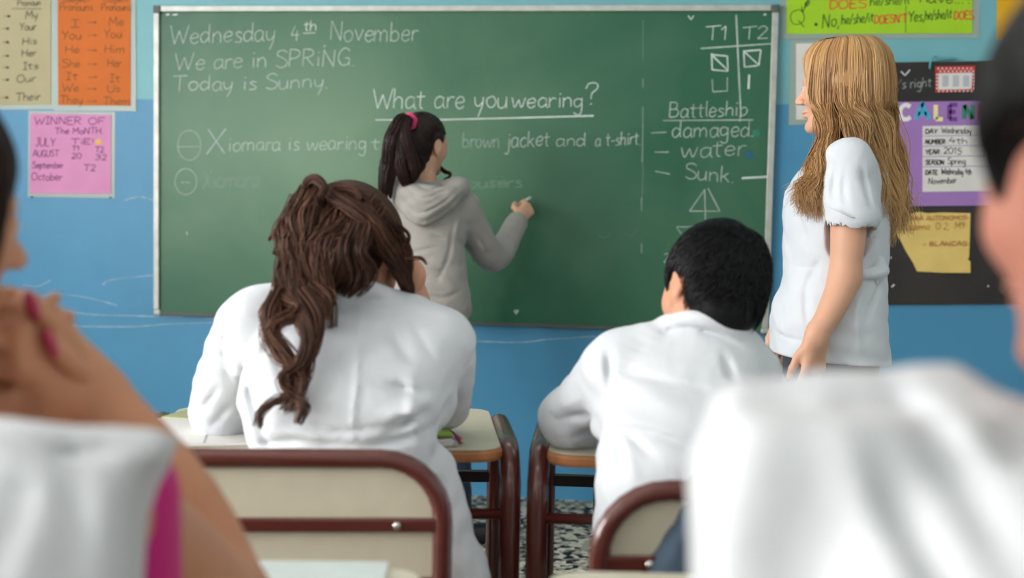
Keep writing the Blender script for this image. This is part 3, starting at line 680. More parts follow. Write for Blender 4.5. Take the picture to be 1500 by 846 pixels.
# ================================================================== POSTERS
def poster(name, label, cat, corners, m, lamc=None, y0=-.0005, y1=-.0025, mname='sheet', group=None):
    c = sum((P(*q) for q in corners), np.zeros(3))/4
    r = wroot(name, label, cat, (c[0], 0, c[2]), group)
    if lamc: quad_on_wall(*lamc, y0, y0-.0012).build('plastic_sleeve', MT['lam'], r); y1 -= .0015; y0 -= .0014
    quad_on_wall(*corners, y0, y1).build(mname, m, r); return r, y1-.0006
r, y = poster('pronoun_poster', 'cream handwritten list of possessive pronouns, at the left end of the wall', 'poster', [(-60, -60), (75, -60), (75, 153), (-60, 154)], MT['cream_paper'], [(-66, -66), (83, -66), (84, 160), (-66, 161)])
for t, a, b, c, h in (('My', 38, 28, 55, 12), ('Your', 29, 45, 53, 11), ('His', 33, 66, 54, 10), ('Her', 32, 83, 53, 10), ('Its', 34, 102, 56, 10), ('Our', 25, 121, 52, 11), ('Their', 24, 148, 59, 12)):
    write(t, a, b, c, b-1, h, .0032, y, MT['ink'], r)
write('Pronoun', 26, 9, 60, 8, 9, .0030, y, MT['ink'], r); ribbon([[(18, 13), (62, 13)]], .002, y, 'underline', MT['ink'], r)
for bx, by in ((14, 24), (12, 42), (12, 62), (12, 82), (12, 99), (12, 117), (11, 143)): ribbon([[(bx-2, by), (bx+2, by)]], .009, y, 'bullet_mark', MT['ink'], r); ribbon([[(bx-8, by), (bx-2, by)]], .002, y, 'bullet_dash', MT['ink'], r)
r, y = poster('pronoun_poster', 'bright orange handwritten poster pairing I and Me, You and You, He and Him', 'poster', [(85, -60), (192, -60), (192, 155), (86, 154)], MT['orange_paper'], [(79, -66), (199, -66), (200, 163), (80, 162)], y0=-.002, y1=-.004)
for t, a, b, c, h in (('Pronouns', 88, 16, 136, 11), ('Pronouns', 149, 16, 192, 11), ('I', 104, 40, 116, 11), ('You', 91, 58, 119, 13), ('He', 96, 78, 116, 11), ('She', 92, 99, 117, 12), ('It', 97, 117, 114, 11), ('We', 92, 134, 115, 12), ('They', 89, 152, 121, 12),
    ('Me', 160, 38, 181, 13), ('You', 152, 56, 178, 13), ('Him', 154, 78, 182, 12), ('Her', 158, 98, 178, 12), ('It', 161, 120, 176, 11), ('Us', 157, 135, 176, 11), ('Them', 152, 154, 190, 12), ('Subject', 92, 3, 132, 8), ('Object', 152, 3, 188, 8)):
    write(t, a, b, c, b, h, .0030, y, MT['brown_ink'], r)
for ay in (36, 55, 77, 97, 116, 133, 151): write('>', 129, ay, 143, ay, 8, .0022, y, MT['brown_ink'], r, 'arrow')
r, y = poster('winners_poster', 'pink handwritten winner of the month poster below the orange one', 'poster', [(45, 166), (163, 168), (163, 284), (44, 283)], MT['pink_paper'], [(42, 162), (169, 164), (168, 290), (41, 288)])
for t, a, b, c, h in (('WINNER', 51, 182, 119, 11), ('OF', 130, 182, 153, 10), ('The MoNTH.', 81, 196, 151, 9), ('JULY', 52, 214, 81, 12), ('TiE!', 105, 211, 137, 8), ('AUGUST', 49, 229, 86, 9), ('T1', 106, 220, 116, 6), ('T2.', 140, 223, 154, 8), ('20', 105, 232, 119, 8), ('32', 140, 234, 156, 8),
    ('September', 48, 246, 93, 9), ('T2', 123, 250, 140, 9), ('October', 47, 264, 91, 11)): write(t, a, b, c, b, h, .0032, y, MT['purple_ink'], r)
c = P(145, 208); sphere((c[0], y, c[2]), .011, 8, (1, .1, 1)).build('sticker', flat('E8B820'), r)['label'] = 'round yellow sticker'
for qx, qy in ((47, 288), (162, 289)): c = P(qx, qy); sphere((c[0], -.003, c[2]), .004, 6).build('pin', MT['dark'], r)
r, y = poster('grammar_poster', 'lime green poster with questions and answers about does and does not', 'poster', [(1152, -70), (1424, -70), (1424, 49), (1152, 50)], MT['green_paper'], [(1144, -76), (1437, -76), (1434, 55), (1144, 58)])
for t, a, b, c, e, h, mk, wd in (('Q', 1156, 36, 1176, 36, 22, 'green_ink', .003), ('ue:', 1173, 21, 1189, 0, 16, 'green_ink', .0036), ('DOES', 1214, 13, 1267, 12, 13, 'orange_ink', .0055), ('he/she/it', 1274, 9, 1332, 6, 13, 'green_ink', .0036), ('have...?', 1346, 4, 1426, 5, 16, 'ink', .0036),
    ('No,', 1204, 41, 1228, 39, 20, 'green_ink', .004), ('he/she/it', 1232, 36, 1278, 32, 14, 'green_ink', .0036), ("DOESN'T", 1280, 35, 1327, 33, 12, 'orange_ink', .0055), ('Yes,', 1330, 33, 1353, 31, 16, 'green_ink', .004), ('he/she/it', 1354, 29, 1393, 27, 14, 'green_ink', .0036), ('DOES', 1397, 29, 1424, 28, 12, 'orange_ink', .0055)):
    write(t, a, b, c, e, h, wd, y, MT[mk], r)
ribbon([[(1327, 8), (1326, 48)]], .002, y, 'divider_line', MT['green_ink'], r); ribbon([[(1193, 36), (1197, 36)]], .01, y, 'bullet_mark', MT['ink'], r)
r, y = poster('notice_sheet', 'plain white sheet in a clear sleeve under the lime poster, behind the blond woman', 'paper', [(1166, 64), (1262, 62), (1262, 173), (1166, 175)], MT['white_paper'], [(1158, 57), (1270, 56), (1270, 180), (1155, 183)])
r, y = poster('golden_poster', 'plain golden yellow poster at the top right edge of the picture', 'poster', [(1460, -70), (1570, -70), (1570, 57), (1460, 59)], MT['yellow_paper'])
c = P(1400, 300)
bbn = wroot('bulletin_board', 'blackish painted panel on the wall under a purple calendar, right of the blond woman', 'board', (c[0], 0, c[2]))
quad_on_wall((1290, 92), (1575, 88), (1575, 444), (1290, 446), -.0005, -.012).build('panel', MT['black_panel'], bbn)
quad_on_wall((1296, 98), (1560, 95), (1560, 146), (1296, 150), -.012, -.0135).build('card_strip', MT['black_strip'], bbn)['label'] = 'black card strip with chalky lettering'
write("it's right", 1306, 132, 1362, 127, 14, .003, -.0145, MT['faint_chalk'], bbn); write('v', 1318, 112, 1330, 110, 12, .004, -.0145, MT['strong_chalk'], bbn)
ribbon([[(1305, 420), (1309, 416)], [(1303, 377), (1305, 377)], [(1445, 418), (1447, 419)]], .006, -.0145, 'paint_fleck', MT['white_paper'], bbn)
rb = wroot('ribbon', 'pale teal ribbon end pinned at the top of the black panel', 'ribbon', tuple(P(1364, 92, -.014)))
MB().tube([P(1362, 101, -.017), P(1363, 90, -.022), P(1366, 84, -.018), P(1371, 82, -.02), P(1368, 88, -.024), P(1378, 87, -.016), P(1400, 86, -.016)], .004, 6).build('band', flat('5FA8B0'), rb, smooth=True)
pc = wroot('card', 'small white card with red polka dot border, at the top of the black panel', 'card', tuple(P(1398, 116)))
quad_on_wall((1369, 98), (1427, 97), (1426, 134), (1369, 136), -.0135, -.016).build('border', flat('C03030'), pc)
quad_on_wall((1373, 108), (1423, 107), (1422, 131), (1373, 132), -.016, -.017).build('inner_sheet', MT['white_paper'], pc)
for xa in (1379, 1394, 1409): quad_on_wall((xa, 111), (xa+9, 111), (xa+9, 127), (xa, 128), -.017, -.0175).build('grey_print', flat('B4B4BC'), pc)
dots = [(x+(j % 2)*3, y_) for j, y_ in enumerate((101, 105)) for x in range(1373, 1424, 6)]+[(1371, y_) for y_ in range(110, 134, 5)]+[(1425, y_) for y_ in range(110, 134, 5)]+[(x, 134) for x in range(1374, 1424, 6)]
dm = MB()
for x, y_ in dots:
    c = P(x, y_); dm.add([(c[0]+.0035*math.cos(a), -.0166, c[2]+.0035*math.sin(a)) for a in np.linspace(0, 5.2, 6)], [tuple(range(6))[::-1]])
dm.build('polka_dots', MT['white_paper'], pc)['kind'] = 'stuff'
cal = wroot('calendar_poster', 'purple calendar card with coloured cut-out letters and white day slips', 'calendar', tuple(P(1400, 225)))
quad_on_wall((1300, 150), (1545, 147), (1545, 300), (1300, 302), -.0135, -.016).build('backing_card', MT['purple_paper'], cal)
for ch, a, b, hx in (('C', 1313, 1335, 'E4E0E0'), ('A', 1337, 1361, '3FA8CE'), ('L', 1365, 1382, 'E8DDA0'), ('E', 1385, 1403, '6A3C8C'), ('N', 1406, 1428, '2E8468'), ('D', 1431, 1451, 'A83858'), ('A', 1455, 1477, '3F6ECE'), ('R', 1481, 1500, 'D08030')):
    o = ribbon(textlines(ch, a+3, 175, b-3, 175, 21, 0, 0), .0155, -.0172, 'letter', flat(hx), cal, 0)
for t, t2, ya, yb, inkx in (('DAY:', 'Wednesday', 185, 199, 1377), ('NUMBER:', '4th', 200, 214, 1388), ('YEAR:', '2015', 215, 229, 1380), ('SEASON:', 'Spring', 230, 244, 1386), ('DATE:', 'Wednesday 4th', 245, 281, 1377)):
    s_ = quad_on_wall((1350, ya), (1492, ya-2), (1492, yb-2), (1350, yb), -.016, -.0172).build('day_slip', MT['white_paper'], cal)
    yy = ya+11
    write(t, 1354, yy, inkx-4, yy, 6.5, .0038, -.0178, MT['ink'], s_ if False else cal, 'print', jit=0)
    write(t2, inkx, yy-1, inkx+(44 if len(t2) > 8 else 26), yy, 9, .0026, -.0178, MT['ink'], cal, 'handwriting')
write('November', 1358, 270, 1399, 268, 9, .0026, -.0178, MT['ink'], cal, 'handwriting')
tp = wroot('torn_paper', 'torn yellow paper sheet with faded red writing, pinned under the purple calendar', 'paper', tuple(P(1370, 355)))
pl = [P(*q) for q in ((1318, 311), (1335, 312), (1345, 310), (1358, 312), (1380, 311), (1420, 312), (1419, 345), (1418, 376), (1416, 379), (1420, 383), (1420, 399), (1380, 399), (1342, 397), (1336, 384), (1326, 368), (1318, 352), (1310, 338), (1306, 334))]
m = MB().prism([(p[0], p[2]) for p in pl], 0, .003); m.v = [(x, -.014-z, y) for x, y, z in m.v]; m.f = [q[::-1] for q in m.f]; m.build('sheet', MT['torn_paper'], tp)
write('PARA AUTONOMOS', 1326, 323, 1414, 321, 6, .002, -.0215, MT['red_ink'], tp); write('Cuaderno  O 2,  M9', 1314, 337, 1410, 335, 10, .0018, -.0215, MT['red_ink'], tp); write('- BLANCAS', 1350, 360, 1414, 359, 6, .0024, -.0215, MT['red_ink'], tp)

# ================================================================== FURNITURE
def arc_path(w, top, r, zlow, y=0., n=7):
    pts = [(-w/2, y, zlow)]
    for i in range(n+1): a = math.pi-math.pi/2*i/n; pts.append((-w/2+r+r*math.cos(a), y, top-r+r*math.sin(a)))
    for i in range(n+1): a = math.pi/2-math.pi/2*i/n; pts.append((w/2-r+r*math.cos(a), y, top-r+r*math.sin(a)))
    pts.append((w/2, y, zlow)); return pts
def make_chair(label, loc, rz, group='school chairs', w=.43, top=.772):
    """back rest plane at local y=0, seat towards +y"""
    r = root('school_chair', label, 'chair', loc, rz, group); tr = .0135
    MB().tube(arc_path(w, top, .085, .02), tr, 12).build('back_frame', MT['tube'], r, smooth=True)
    poly = rrect(-w/2+tr*.6, top-.40, w/2-tr*.6, top-tr*.6, .075)
    m = MB().prism(poly, 0, .010); m.v = [(x, .012-z, y) for x, y, z in m.v]; m.f = [f[::-1] for f in m.f]
    m.build('backrest_panel', MT['laminate'], r, .002)
    for i, z in enumerate((top-.090, top-.173)):
        MB().box((-w/2+.008, -.010, z-.0095), (w/2-.008, .001, z+.0095)).build('cross_bar', MT['tube'], r, .003)
        for sx in (-1, 1): smooth_obj(sphere((sx*(w/2-.062), -.011, z), .0055, 8, (1, .6, 1)).build('bolt', MT['steel'], r))
    MB().prism(rrect(-w/2+.01, .03, w/2-.01, .40, .05), .435, .450).build('seat', MT['laminate'], r, .003)
    for sx in (-1, 1):
        MB().tube([(sx*w/2, 0, .40), (sx*(w/2-.012), .05, .425), (sx*(w/2-.02), .36, .425), (sx*(w/2-.015), .395, .405), (sx*(w/2-.005), .40, 0)], tr, 10).build('front_leg', MT['tube'], r, smooth=True)
        MB().tube([(sx*w/2, 0, .03), (sx*w/2, -.005, 0)], tr*1.15, 10).build('rubber_foot', MT['dark'], r, smooth=True)
    MB().tube([(-w/2, .40, .2), (w/2, .40, .2)], .009, 8).build('stretcher', MT['tube'], r, smooth=True)
    return r
def make_desk(label, loc, rz, w=.60, dep=.42, top=.72, group='school desks'):
    """local origin at the floor under the middle of the near (pupil's) edge; +y away"""
    r = root('school_desk', label, 'desk', loc, rz, group)
    m = MB().prism(rrect(-w/2, 0, w/2, dep, .045), top-.022, top-.0015); m.build('edge_band', MT['woodedge'], r, .006)
    MB().prism(rrect(-w/2+.003, .003, w/2-.003, dep-.003, .043), top-.0016, top).build('desk_top', MT['laminate'], r)
    X = w/2+.014; tr = .018
    for sx in (-1, 1):
        pts = [(sx*X, .03, 0), (sx*X, .03, top-.135)]
        for i in range(8): a = math.pi-math.pi/2*i/7; pts.append((sx*X, .03+.085+.085*math.cos(a), top-.095+.085*math.sin(a)))
        for i in range(8): a = math.pi/2-math.pi/2*i/7; pts.append((sx*X, dep-.03-.085+.085*math.cos(a), top-.095+.085*math.sin(a)))
        pts += [(sx*X, dep-.03, top-.135), (sx*X, dep-.03, 0)]
        MB().tube(pts, tr, 12).build('side_frame', MT['tube'], r, smooth=True)
        for y in (.03, dep-.03): MB().tube([(sx*X, y, 0), (sx*X, y, .03)], tr*1.2, 10).build('rubber_foot', MT['dark'], r, smooth=True)
    MB().tube([(-X, .03, .607), (X, .03, .607)], .0095, 10).build('front_rail', MT['tube'], r, smooth=True)
    MB().box((-X, dep-.04, .580), (X, dep-.02, .602)).build('rear_rail', MT['black_tube'], r, .003)
    for x in (-.22, -.11, 0, .11, .22):
        MB().tube([(x, .03, .612), (x, .06, .570), (x, dep-.06, .565), (x, dep-.03, .600)], .0022, 6).build('shelf_wire', MT['black_tube'], r, smooth=True)
    return r
A0 = -YAW   # rotation that faces along the camera's level direction
def desk_at(px, d, ang, label, **k):
    p = G(px, d); return make_desk(label, (p[0], p[1], 0), A0+math.radians(ang), **k)
GD = desk_at(462, 2.02, 4.5, 'school desk of the long-haired girl, with orange wooden edge and notebooks on it')
BD = desk_at(1054, 2.00, -4, 'school desk under the elbows of the short-haired boy')
LD = desk_at(-7, .965, 0, 'cream desk at the bottom left of the picture, a paper sheet at its far edge')
RD = desk_at(1334, .962, -1, 'cream desk corner in front of the denim jacket, at the bottom of the picture')
p = G(411, 1.70); make_chair('brown tube chair with cream back behind the long-haired girl', (p[0], p[1], 0), A0+math.radians(4))
p = G(1103, 1.56); BC = make_chair('brown tube chair with cream back behind the short-haired boy, denim jacket over it', (p[0], p[1], 0), A0+math.radians(3.2))
p = G(-470, .60); make_chair('chair under the girl with crimson nails at the far left', (p[0], p[1], 0), A0, )
p = G(2063, .42); make_chair('chair under the pupil at the far right', (p[0], p[1], 0), A0)

def on_desk(D, x, y, z=.7205):
    return Vector(D.location)+Matrix.Rotation(D.rotation_euler.z, 3, 'Z')@Vector((x, y, z))
def flat_item(D, name, label, cat, x, y, w, h, th, rot, m, z=.7205, parts=()):
    o = root(name, label, cat, on_desk(D, x, y, z), D.rotation_euler.z+math.radians(rot))
    MB().box((-w/2, -h/2, 0), (w/2, h/2, th)).build('body', m, o, min(.002, th/3)); return o
nb = flat_item(GD, 'notebook', 'open white notebook under the left elbow of the long-haired girl', 'notebook', -.20, .14, .20, .25, .006, 6, MT['white_paper'])
MB().box((-.001, -.124, .0061), (.001, .124, .0068)).build('spine_crease', flat('9AA0A8'), nb)
MB().box((-.1, -.124, -.0), (.1, -.121, .0062)).build('page_edge', flat('C8CCD0'), nb)
flat_item(GD, 'booklet', 'patterned greenish booklet at the left end of the girl\'s desk', 'booklet', -.235, .30, .10, .13, .008, -20, flat('A8AC80'))
eb = flat_item(GD, 'exercise_book', 'grey exercise book by the right elbow of the long-haired girl', 'notebook', .155, .095, .13, .15, .008, 4, flat('B8B0B4'))
MB().box((-.065, -.06, .0081), (.065, -.045, .0088)).build('stripe', flat('8C6A78'), eb)
pcs = flat_item(GD, 'sticky_notes', 'small lime green pad on the grey exercise book', 'notepad', .190, .10, .045, .085, .006, 8, flat('9CBE4A'), .7295)
pn = root('pencil', 'magenta pencil lying beside the lime green pad', 'pencil', on_desk(GD, .222, .105, .725), GD.rotation_euler.z+math.radians(12))
MB().tube([(0, -.055, 0), (0, .055, 0)], .0038, 6).build('shaft', flat('C0508C'), pn); MB().tube([(0, .055, 0), (0, .068, 0)], [.0044, .0044], 8).build('cap', flat('4A1830'), pn); MB().tube([(0, -.055, 0), (0, -.068, 0)], [.0036, .0006], 6).build('tip', flat('D8C090'), pn)
er = root('eraser', 'small white eraser at the end of the magenta pencil', 'eraser', on_desk(GD, .205, .030), GD.rotation_euler.z+.3)
MB().box((-.014, -.009, 0), (.014, .009, .011)).build('block', MT['white_paper'], er, .003)
flat_item(LD, 'paper_sheet', 'white paper sheet at the far edge of the cream desk at bottom left', 'paper', .187, .33, .15, .20, .002, 2, flat('D2DCDA'))
sb = flat_item(BD, 'notebook', 'greyish green notebook under the sleeve of the short-haired boy', 'notebook', -.08, .14, .22, .28, .007, -5, flat('9AA69C'))
for x, y, s_ in ((.03, .012, .010), (.06, .02, .008), (.10, .012, .012)):
    pass
# denim jacket over the boy's chair
ja = wroot('denim_jacket', 'blue denim jacket hanging over the back of the boy\'s chair', 'jacket', tuple(V(1040, 760, 1.50)))
v = Vol(V(900, 900, 1.50)-.12, V(1220, 640, 1.50)+.12, .005)
jd = 1.528
v.loft([(V(1090, 900, jd), .115, .022), (V(1080, 840, jd), .118, .024), (V(1105, 770, jd), .088, .024), (V(1112, 710, jd+.01), .080, .028), (V(1118, 680, jd+.025), .075, .030)][::1], RW, FW, .03)
v.cap(V(1070, 710, jd-.01), V(990, 850, jd-.01), .034, .042, .03)
v.waves(.0035, [((1, 0, .3), .06, 1), ((.6, .2, 1), .05, 2)])
v.ridge([V(1040, 720, jd-.04), V(965, 850, jd-.05)], .004, .006)
volobj(v, 'jacket_body', MT['denim'], ja)

for i, (x, y, s_) in enumerate(((.155, .03, .012), (.185, .032, .009), (.215, .028, .010))):
    sc = root('paper_scrap', ('largest crumpled white paper scrap on the rail of the girl\'s desk', 'small middle paper scrap on the rail of the girl\'s desk', 'paper scrap nearest the leg on the rail of the girl\'s desk')[i], 'paper', on_desk(GD, x, y, .6165))
    m = sphere((0, 0, s_*.55), s_, 6, (1.5, 1, .6)); m.v = [(p[0]*(1+.25*math.sin(9e3*p[2]+i)), p[1]*(1+.2*math.cos(7e3*p[0])), max(0, p[2])) for p in m.v]; m.build('scrap', MT['white_paper'], sc)

# ================================================================== PEOPLE
def skull_cap(v, H, off=.014, k=.02, back=.0):
    A, S = H.A, H.s
    v.ell(H.w((0, -.016-back, .036)), A, [(.075+off)*S, (.094+off)*S, (.084+off)*S], k)
def face_cut(v, H, keep=.0):
    """remove hair in front of the face"""
    A, S = H.A, H.s
    v.ell(H.w((0, .115, -.035)), A, [.066*S, .075*S, .105*S], .01, '-')
def scalp_paths(H, az0, az1, el0, el1, n, target, off=.016, K=16, lift=0., noise=.002):
    """strands from hairline points converging over the skull to a target direction (local)"""
    az = RNG.uniform(az0, az1, n); el = el0+(el1-el0)*RNG.uniform(0, 1, n)
    a = np.radians(az); e = np.radians(el)
    D0 = np.stack([np.sin(a)*np.cos(e), np.cos(a)*np.cos(e), np.sin(e)], -1); D1 = nrm(target)
    om = np.arccos(np.clip(D0@D1, -1, .999))[:, None]; t = np.linspace(0, 1, K)[None]
    s0 = np.sin((1-t)*om)/np.sin(om); s1 = np.sin(t*om)/np.sin(om)
    D = D0[:, None]*s0[..., None]+D1[None, None]*s1[..., None]
    rad = np.array([.075, .094, .084])+off+(lift*np.sin(math.pi*t)**1)[..., None]+RNG.normal(0, noise, (n, 1))[..., None]
    Pl = D*rad+np.array([0, -.016, .036]); return H.w(Pl)
def person(label, loc, group=None):
    return wroot('person', label, 'person', loc, group)
def shoe(name, heel, toe, m, parent, h=.004):
    heel = np.array(heel); toe = np.array(toe); d = nrm(toe-heel); L = np.linalg.norm(toe-heel)
    v = Vol(np.minimum(heel, toe)-.09, np.maximum(heel, toe)+.13, h)
    v.cap(heel+d*.02+ZW*.045, heel+d*.03+ZW*.09, .038, .040, .03); v.cap(heel+d*.03+ZW*.035, toe-d*.04+ZW*.028, .036, .036, .03)
    v.ell(toe-d*.045+ZW*.028, np.array([nrm(np.cross(d, ZW)), d, ZW]), (.044, .055, .026), .02); v.plane(heel+ZW*.002, -ZW)
    o = volobj(v, name, m, parent); return o

# ---------------------------------------------------------------- girl writing on the board
d0 = 4.13
GP = person('girl with ponytail and pink tie, in grey hoodie, writing on the green board', tuple(G(650, 4.13)))
hd = Head(V(621, 213, 4.15), FW*.82+RW*.57-ZW*.06, ZW+RW*.05, .86)
hip = V(628, 500, 4.12); waist = V(626, 440, 4.12); chest = V(622, 350, 4.14); nk = V(622, 268, 4.14)
shR = V(678, 300, 4.17); elR = V(722, 377, 4.33); wrR = V(761, 320, 4.52); shL = V(572, 302, 4.14); elL = V(556, 395, 4.22); wrL = V(585, 455, 4.32)
skin = Vol(np.minimum.reduce([hip, elL, wrR])-.16, np.maximum.reduce([V(622, 150, 4.15), wrR, elR])+.16, .0042)
skin.loft([(hip, .12, .09), (waist, .10, .08), (chest, .12, .085), (V(622, 300, 4.14), .11, .07), (V(622, 283, 4.14), .05, .05)], RW, FW, .04)
hd.sculpt(skin, nk+np.array([0, 0, -.01]), .050)
skin.chain([shR, elR, wrR], [.038, .030, .024]); skin.chain([shL, elL, wrL], [.038, .030, .024])
tipd = nrm(V(778, 296, 4.60)-wrR)
tips = hand(skin, wrR, nrm(RW*.45+FW*.55+ZW*.55), nrm(-FW*.7+RW*.55+ZW*.35), ZW*.8-RW*.6, .84, ((.75, .8, .5), (.95, 1.0, .6), (1.1, 1.1, .7), (1.2, 1.1, .7)), (.9, .5), .02)
hand(skin, wrL, nrm(FW*.6+ZW*-.4), nrm(-RW), ZW, .84)
volobj(skin, 'body', MT['skin_light'], GP)
hd.eyes(GP)
cp = V(779, 289, 4.615); cs = wroot('chalk', 'white chalk stick held by the girl at the board', 'chalk', tuple(cp))
MB().tube([cp+np.array([-.024, -.034, -.014]), cp+np.array([-.004, -.006, .0])], .005, 8).build('stick', MT['chalk_stick'], cs, smooth=True)
hv = Vol(np.minimum.reduce([hip, elL, wrR])-.17, np.maximum.reduce([nk, wrR, elR])+.17, .0045)
hv.loft([(V(626, 468, 4.12), .135, .112), (V(626, 452, 4.12), .150, .122), (V(626, 425, 4.12), .143, .12), (V(625, 385, 4.13), .133, .112), (V(623, 340, 4.14), .139, .112), (V(622, 308, 4.14), .135, .098), (V(622, 286, 4.145), .085, .075), (V(622, 266, 4.15), .062, .062)], RW, FW, .035)
hv.cap(V(590, 303, 4.14), shL+np.array([.01, 0, -.01]), .058, .055, .03); hv.cap(V(650, 300, 4.15), shR+np.array([-.015, 0, -.01]), .060, .056, .03)
hv.chain([shL, elL, wrL], [.057, .050, .040], .02); hv.chain([shR+np.array([0, 0, -.012]), elR, wrR+(elR-wrR)*.10], [.060, .052, .040], .025)
# hood lying round the neck
for (a, b, d_, r) in ((590, 268, 4.07, .030), (604, 282, 4.02, .034), (622, 296, 4.00, .036), (648, 288, 4.03, .034), (668, 272, 4.10, .030)):
    hv.ell(V(a, b, d_), np.array([RW, FW, ZW]), (r*1.5, r*1.1, r), .045)
hv.chain([V(577, 272, 4.12), V(592, 296, 4.04), V(615, 318, 4.00), V(640, 306, 4.02), V(668, 282, 4.07), V(676, 272, 4.13)], [.022, .026, .028, .027, .024, .02], .03)
hv.cap(V(632, 262, 4.15), V(632, 240, 4.15), .044, .046, .0, '-')
hv.ridge([V(590, 292, 4.01), V(615, 325, 3.97), V(655, 305, 3.99), V(676, 283, 4.05)], -.006, .007)
hv.ridge([V(600, 280, 4.0), V(622, 300, 3.96), V(650, 286, 3.99)], -.004, .006)
for pl in ([V(664, 330, 4.06), V(655, 380, 4.03), V(640, 410, 4.02)], [V(630, 345, 4.02), V(655, 352, 4.03)], [V(610, 430, 4.0), V(650, 436, 4.01), V(676, 425, 4.06)], [V(610, 400, 4.01), V(645, 410, 4.01)], [V(700, 345, 4.18), V(712, 368, 4.25)], [V(668, 345, 4.07), V(690, 375, 4.2)], [V(600, 370, 4.02), V(640, 362, 4.02)], [V(735, 345, 4.38), V(750, 352, 4.45)]):
    hv.ridge(pl, -.006, .007)
for pl in ([V(600, 415, 4.0), V(660, 423, 4.02)], [V(605, 385, 4.01), V(650, 394, 4.02)], [V(672, 320, 4.08), V(668, 345, 4.07)]): hv.ridge(pl, .005, .008)
for pl in ([V(584, 284, 4.0), V(612, 312, 3.97), V(650, 296, 3.99), V(672, 276, 4.03)], [V(596, 274, 4.0), V(620, 290, 3.97), V(655, 278, 4.0)], [V(606, 268, 4.02), V(630, 278, 4.0), V(655, 268, 4.03)]): hv.ridge(pl, -.005, .004)
hv.waves(.0016, [((.3, .2, 1), .06, .5), ((1, 0, -.6), .08, 1.2)])
hv.plane(V(626, 472, 4.12), -ZW)
h_o = volobj(hv, 'hoodie', MT['hoodie'], GP)
MB().tube([V(590, 452, 4.0), V(626, 456, 3.99), V(662, 452, 4.01)], .004, 6).build('hem_seam', MT['hoodie'], h_o if False else GP, smooth=True)
lg = Vol(G(632, 4.1)-np.array([.3, .3, .02]), G(632, 4.1)+np.array([.3, .3, .95]), .006)
lg.loft([(V(632, 540, 4.12), .135, .105), (V(628, 480, 4.12), .125, .10), (V(627, 455, 4.12), .122, .098)], RW, FW, .03)
kR = V(664, 625, 4.08); aR = V(672, 765, 4.02); kL = V(612, 630, 4.06); aL = V(606, 775, 3.99)
lg.chain([V(656, 520, 4.12), kR, aR], [.078, .058, .044], .03); lg.chain([V(604, 520, 4.12), kL, aL], [.078, .058, .044], .03)
lg.waves(.002, [((0, 0, 1), .07, 0), ((1, 0, 1), .1, 1)])
volobj(lg, 'jeans', MT['jeans'], GP)
shoe('shoe', np.array([*aR[:2], 0])-RW*.03, np.array([*aR[:2], 0])+RW*.17+FW*.10, MT['shoe'], GP); shoe('shoe', np.array([*aL[:2], 0])-FW*.03, np.array([*aL[:2], 0])+FW*.19+RW*.03, MT['shoe'], GP)
hr = Vol(V(622, 213, 4.15)-.16, V(622, 213, 4.15)+.17, .004)
skull_cap(hr, hd, .008); hr.ell(hd.w((0, -.045, -.03)), hd.A, (.066*.86, .06*.86, .075*.86), .03)
hr.ell(hd.w((0, .125, -.03)), hd.A, (.080, .080, .095), .008, '-'); hr.ell(hd.w((.08, .000, -.03)), hd.A, (.03, .032, .05), .006, '-'); hr.ell(hd.w((-.08, .000, -.03)), hd.A, (.03, .032, .05), .006, '-')
ho = volobj(hr, 'hair', MT['darkbrown'], GP, .25)
tie_p = V(600, 178, 4.05)
tl = (tie_p-hd.w((0, -.016, .036)))@hd.A.T; tl = nrm(tl/np.array([.075, .094, .084]))
S1 = scalp_paths(hd, -130, 130, 8, 62, 1500, tl, .010); S2 = scalp_paths(hd, 100, 262, -55, 20, 1100, tl, .011); S3 = scalp_paths(hd, -100, 100, 30, 65, 500, tl, .011)
SS = np.concatenate([S1, S2, S3]); keep = (((SS[:, 0]-hd.c)@hd.A.T)[:, 1] < .070); SS = hr.snap(SS[keep], .0025)
strandmesh('hair_strands', SS, .0011, np.clip(RNG.normal(.3, .22, len(SS)), 0, 1), MT['darkbrown'], GP, .2)
pt = [tie_p, V(588, 176, 3.99), V(576, 200, 3.97), V(568, 240, 3.99), V(562, 275, 4.0), V(560, 303, 4.02)]
LK = [(np.array(pt)+[0, 0, 0], .014, .007, 500, .35, .003, .034), ([tie_p, V(592, 180, 3.98), V(596, 215, 3.97), V(608, 245, 3.98), V(606, 262, 4.0)], .012, .012, 260, .35, .003, .022),
      ([tie_p, V(584, 180, 3.98), V(577, 215, 3.98), V(574, 262, 4.0), V(571, 290, 4.02)], .012, .004, 180, .5, .003, .02), ([tie_p, V(580, 180, 3.99), V(566, 220, 4.0), V(558, 270, 4.01), V(556, 296, 4.02)], .01, .004, 160, .3, .003, .016),
      ([tie_p, V(588, 190, 3.99), V(586, 225, 3.98), V(590, 255, 3.99), V(596, 274, 4.01)], .014, .016, 420, .3, .003, .026),
      ([V(616, 240, 4.08), V(606, 254, 4.02), V(598, 266, 4.0)], .02, .012, 200, .2, .003, .02), ([V(640, 240, 4.2), V(652, 252, 4.18), V(658, 256, 4.16), V(650, 264, 4.14)], .008, .003, 40, .3)]
pp, tt = locks(LK, 20, .003, .12); strandmesh('ponytail', pp, .0012, tt, MT['darkbrown'], GP)
tm = MB(); rr = nrm(V(588, 176, 3.99)-tie_p); a1 = nrm(np.cross(rr, ZW)); a2 = np.cross(rr, a1)
tm.tube([tie_p+rr*.006+(a1*math.cos(t)+a2*math.sin(t))*(.022+.002*math.sin(6*t)) for t in np.linspace(0, 2*math.pi, 25)[:-1]], .0085, 8, True).build('hair_tie', MT['tie'], GP, smooth=True)

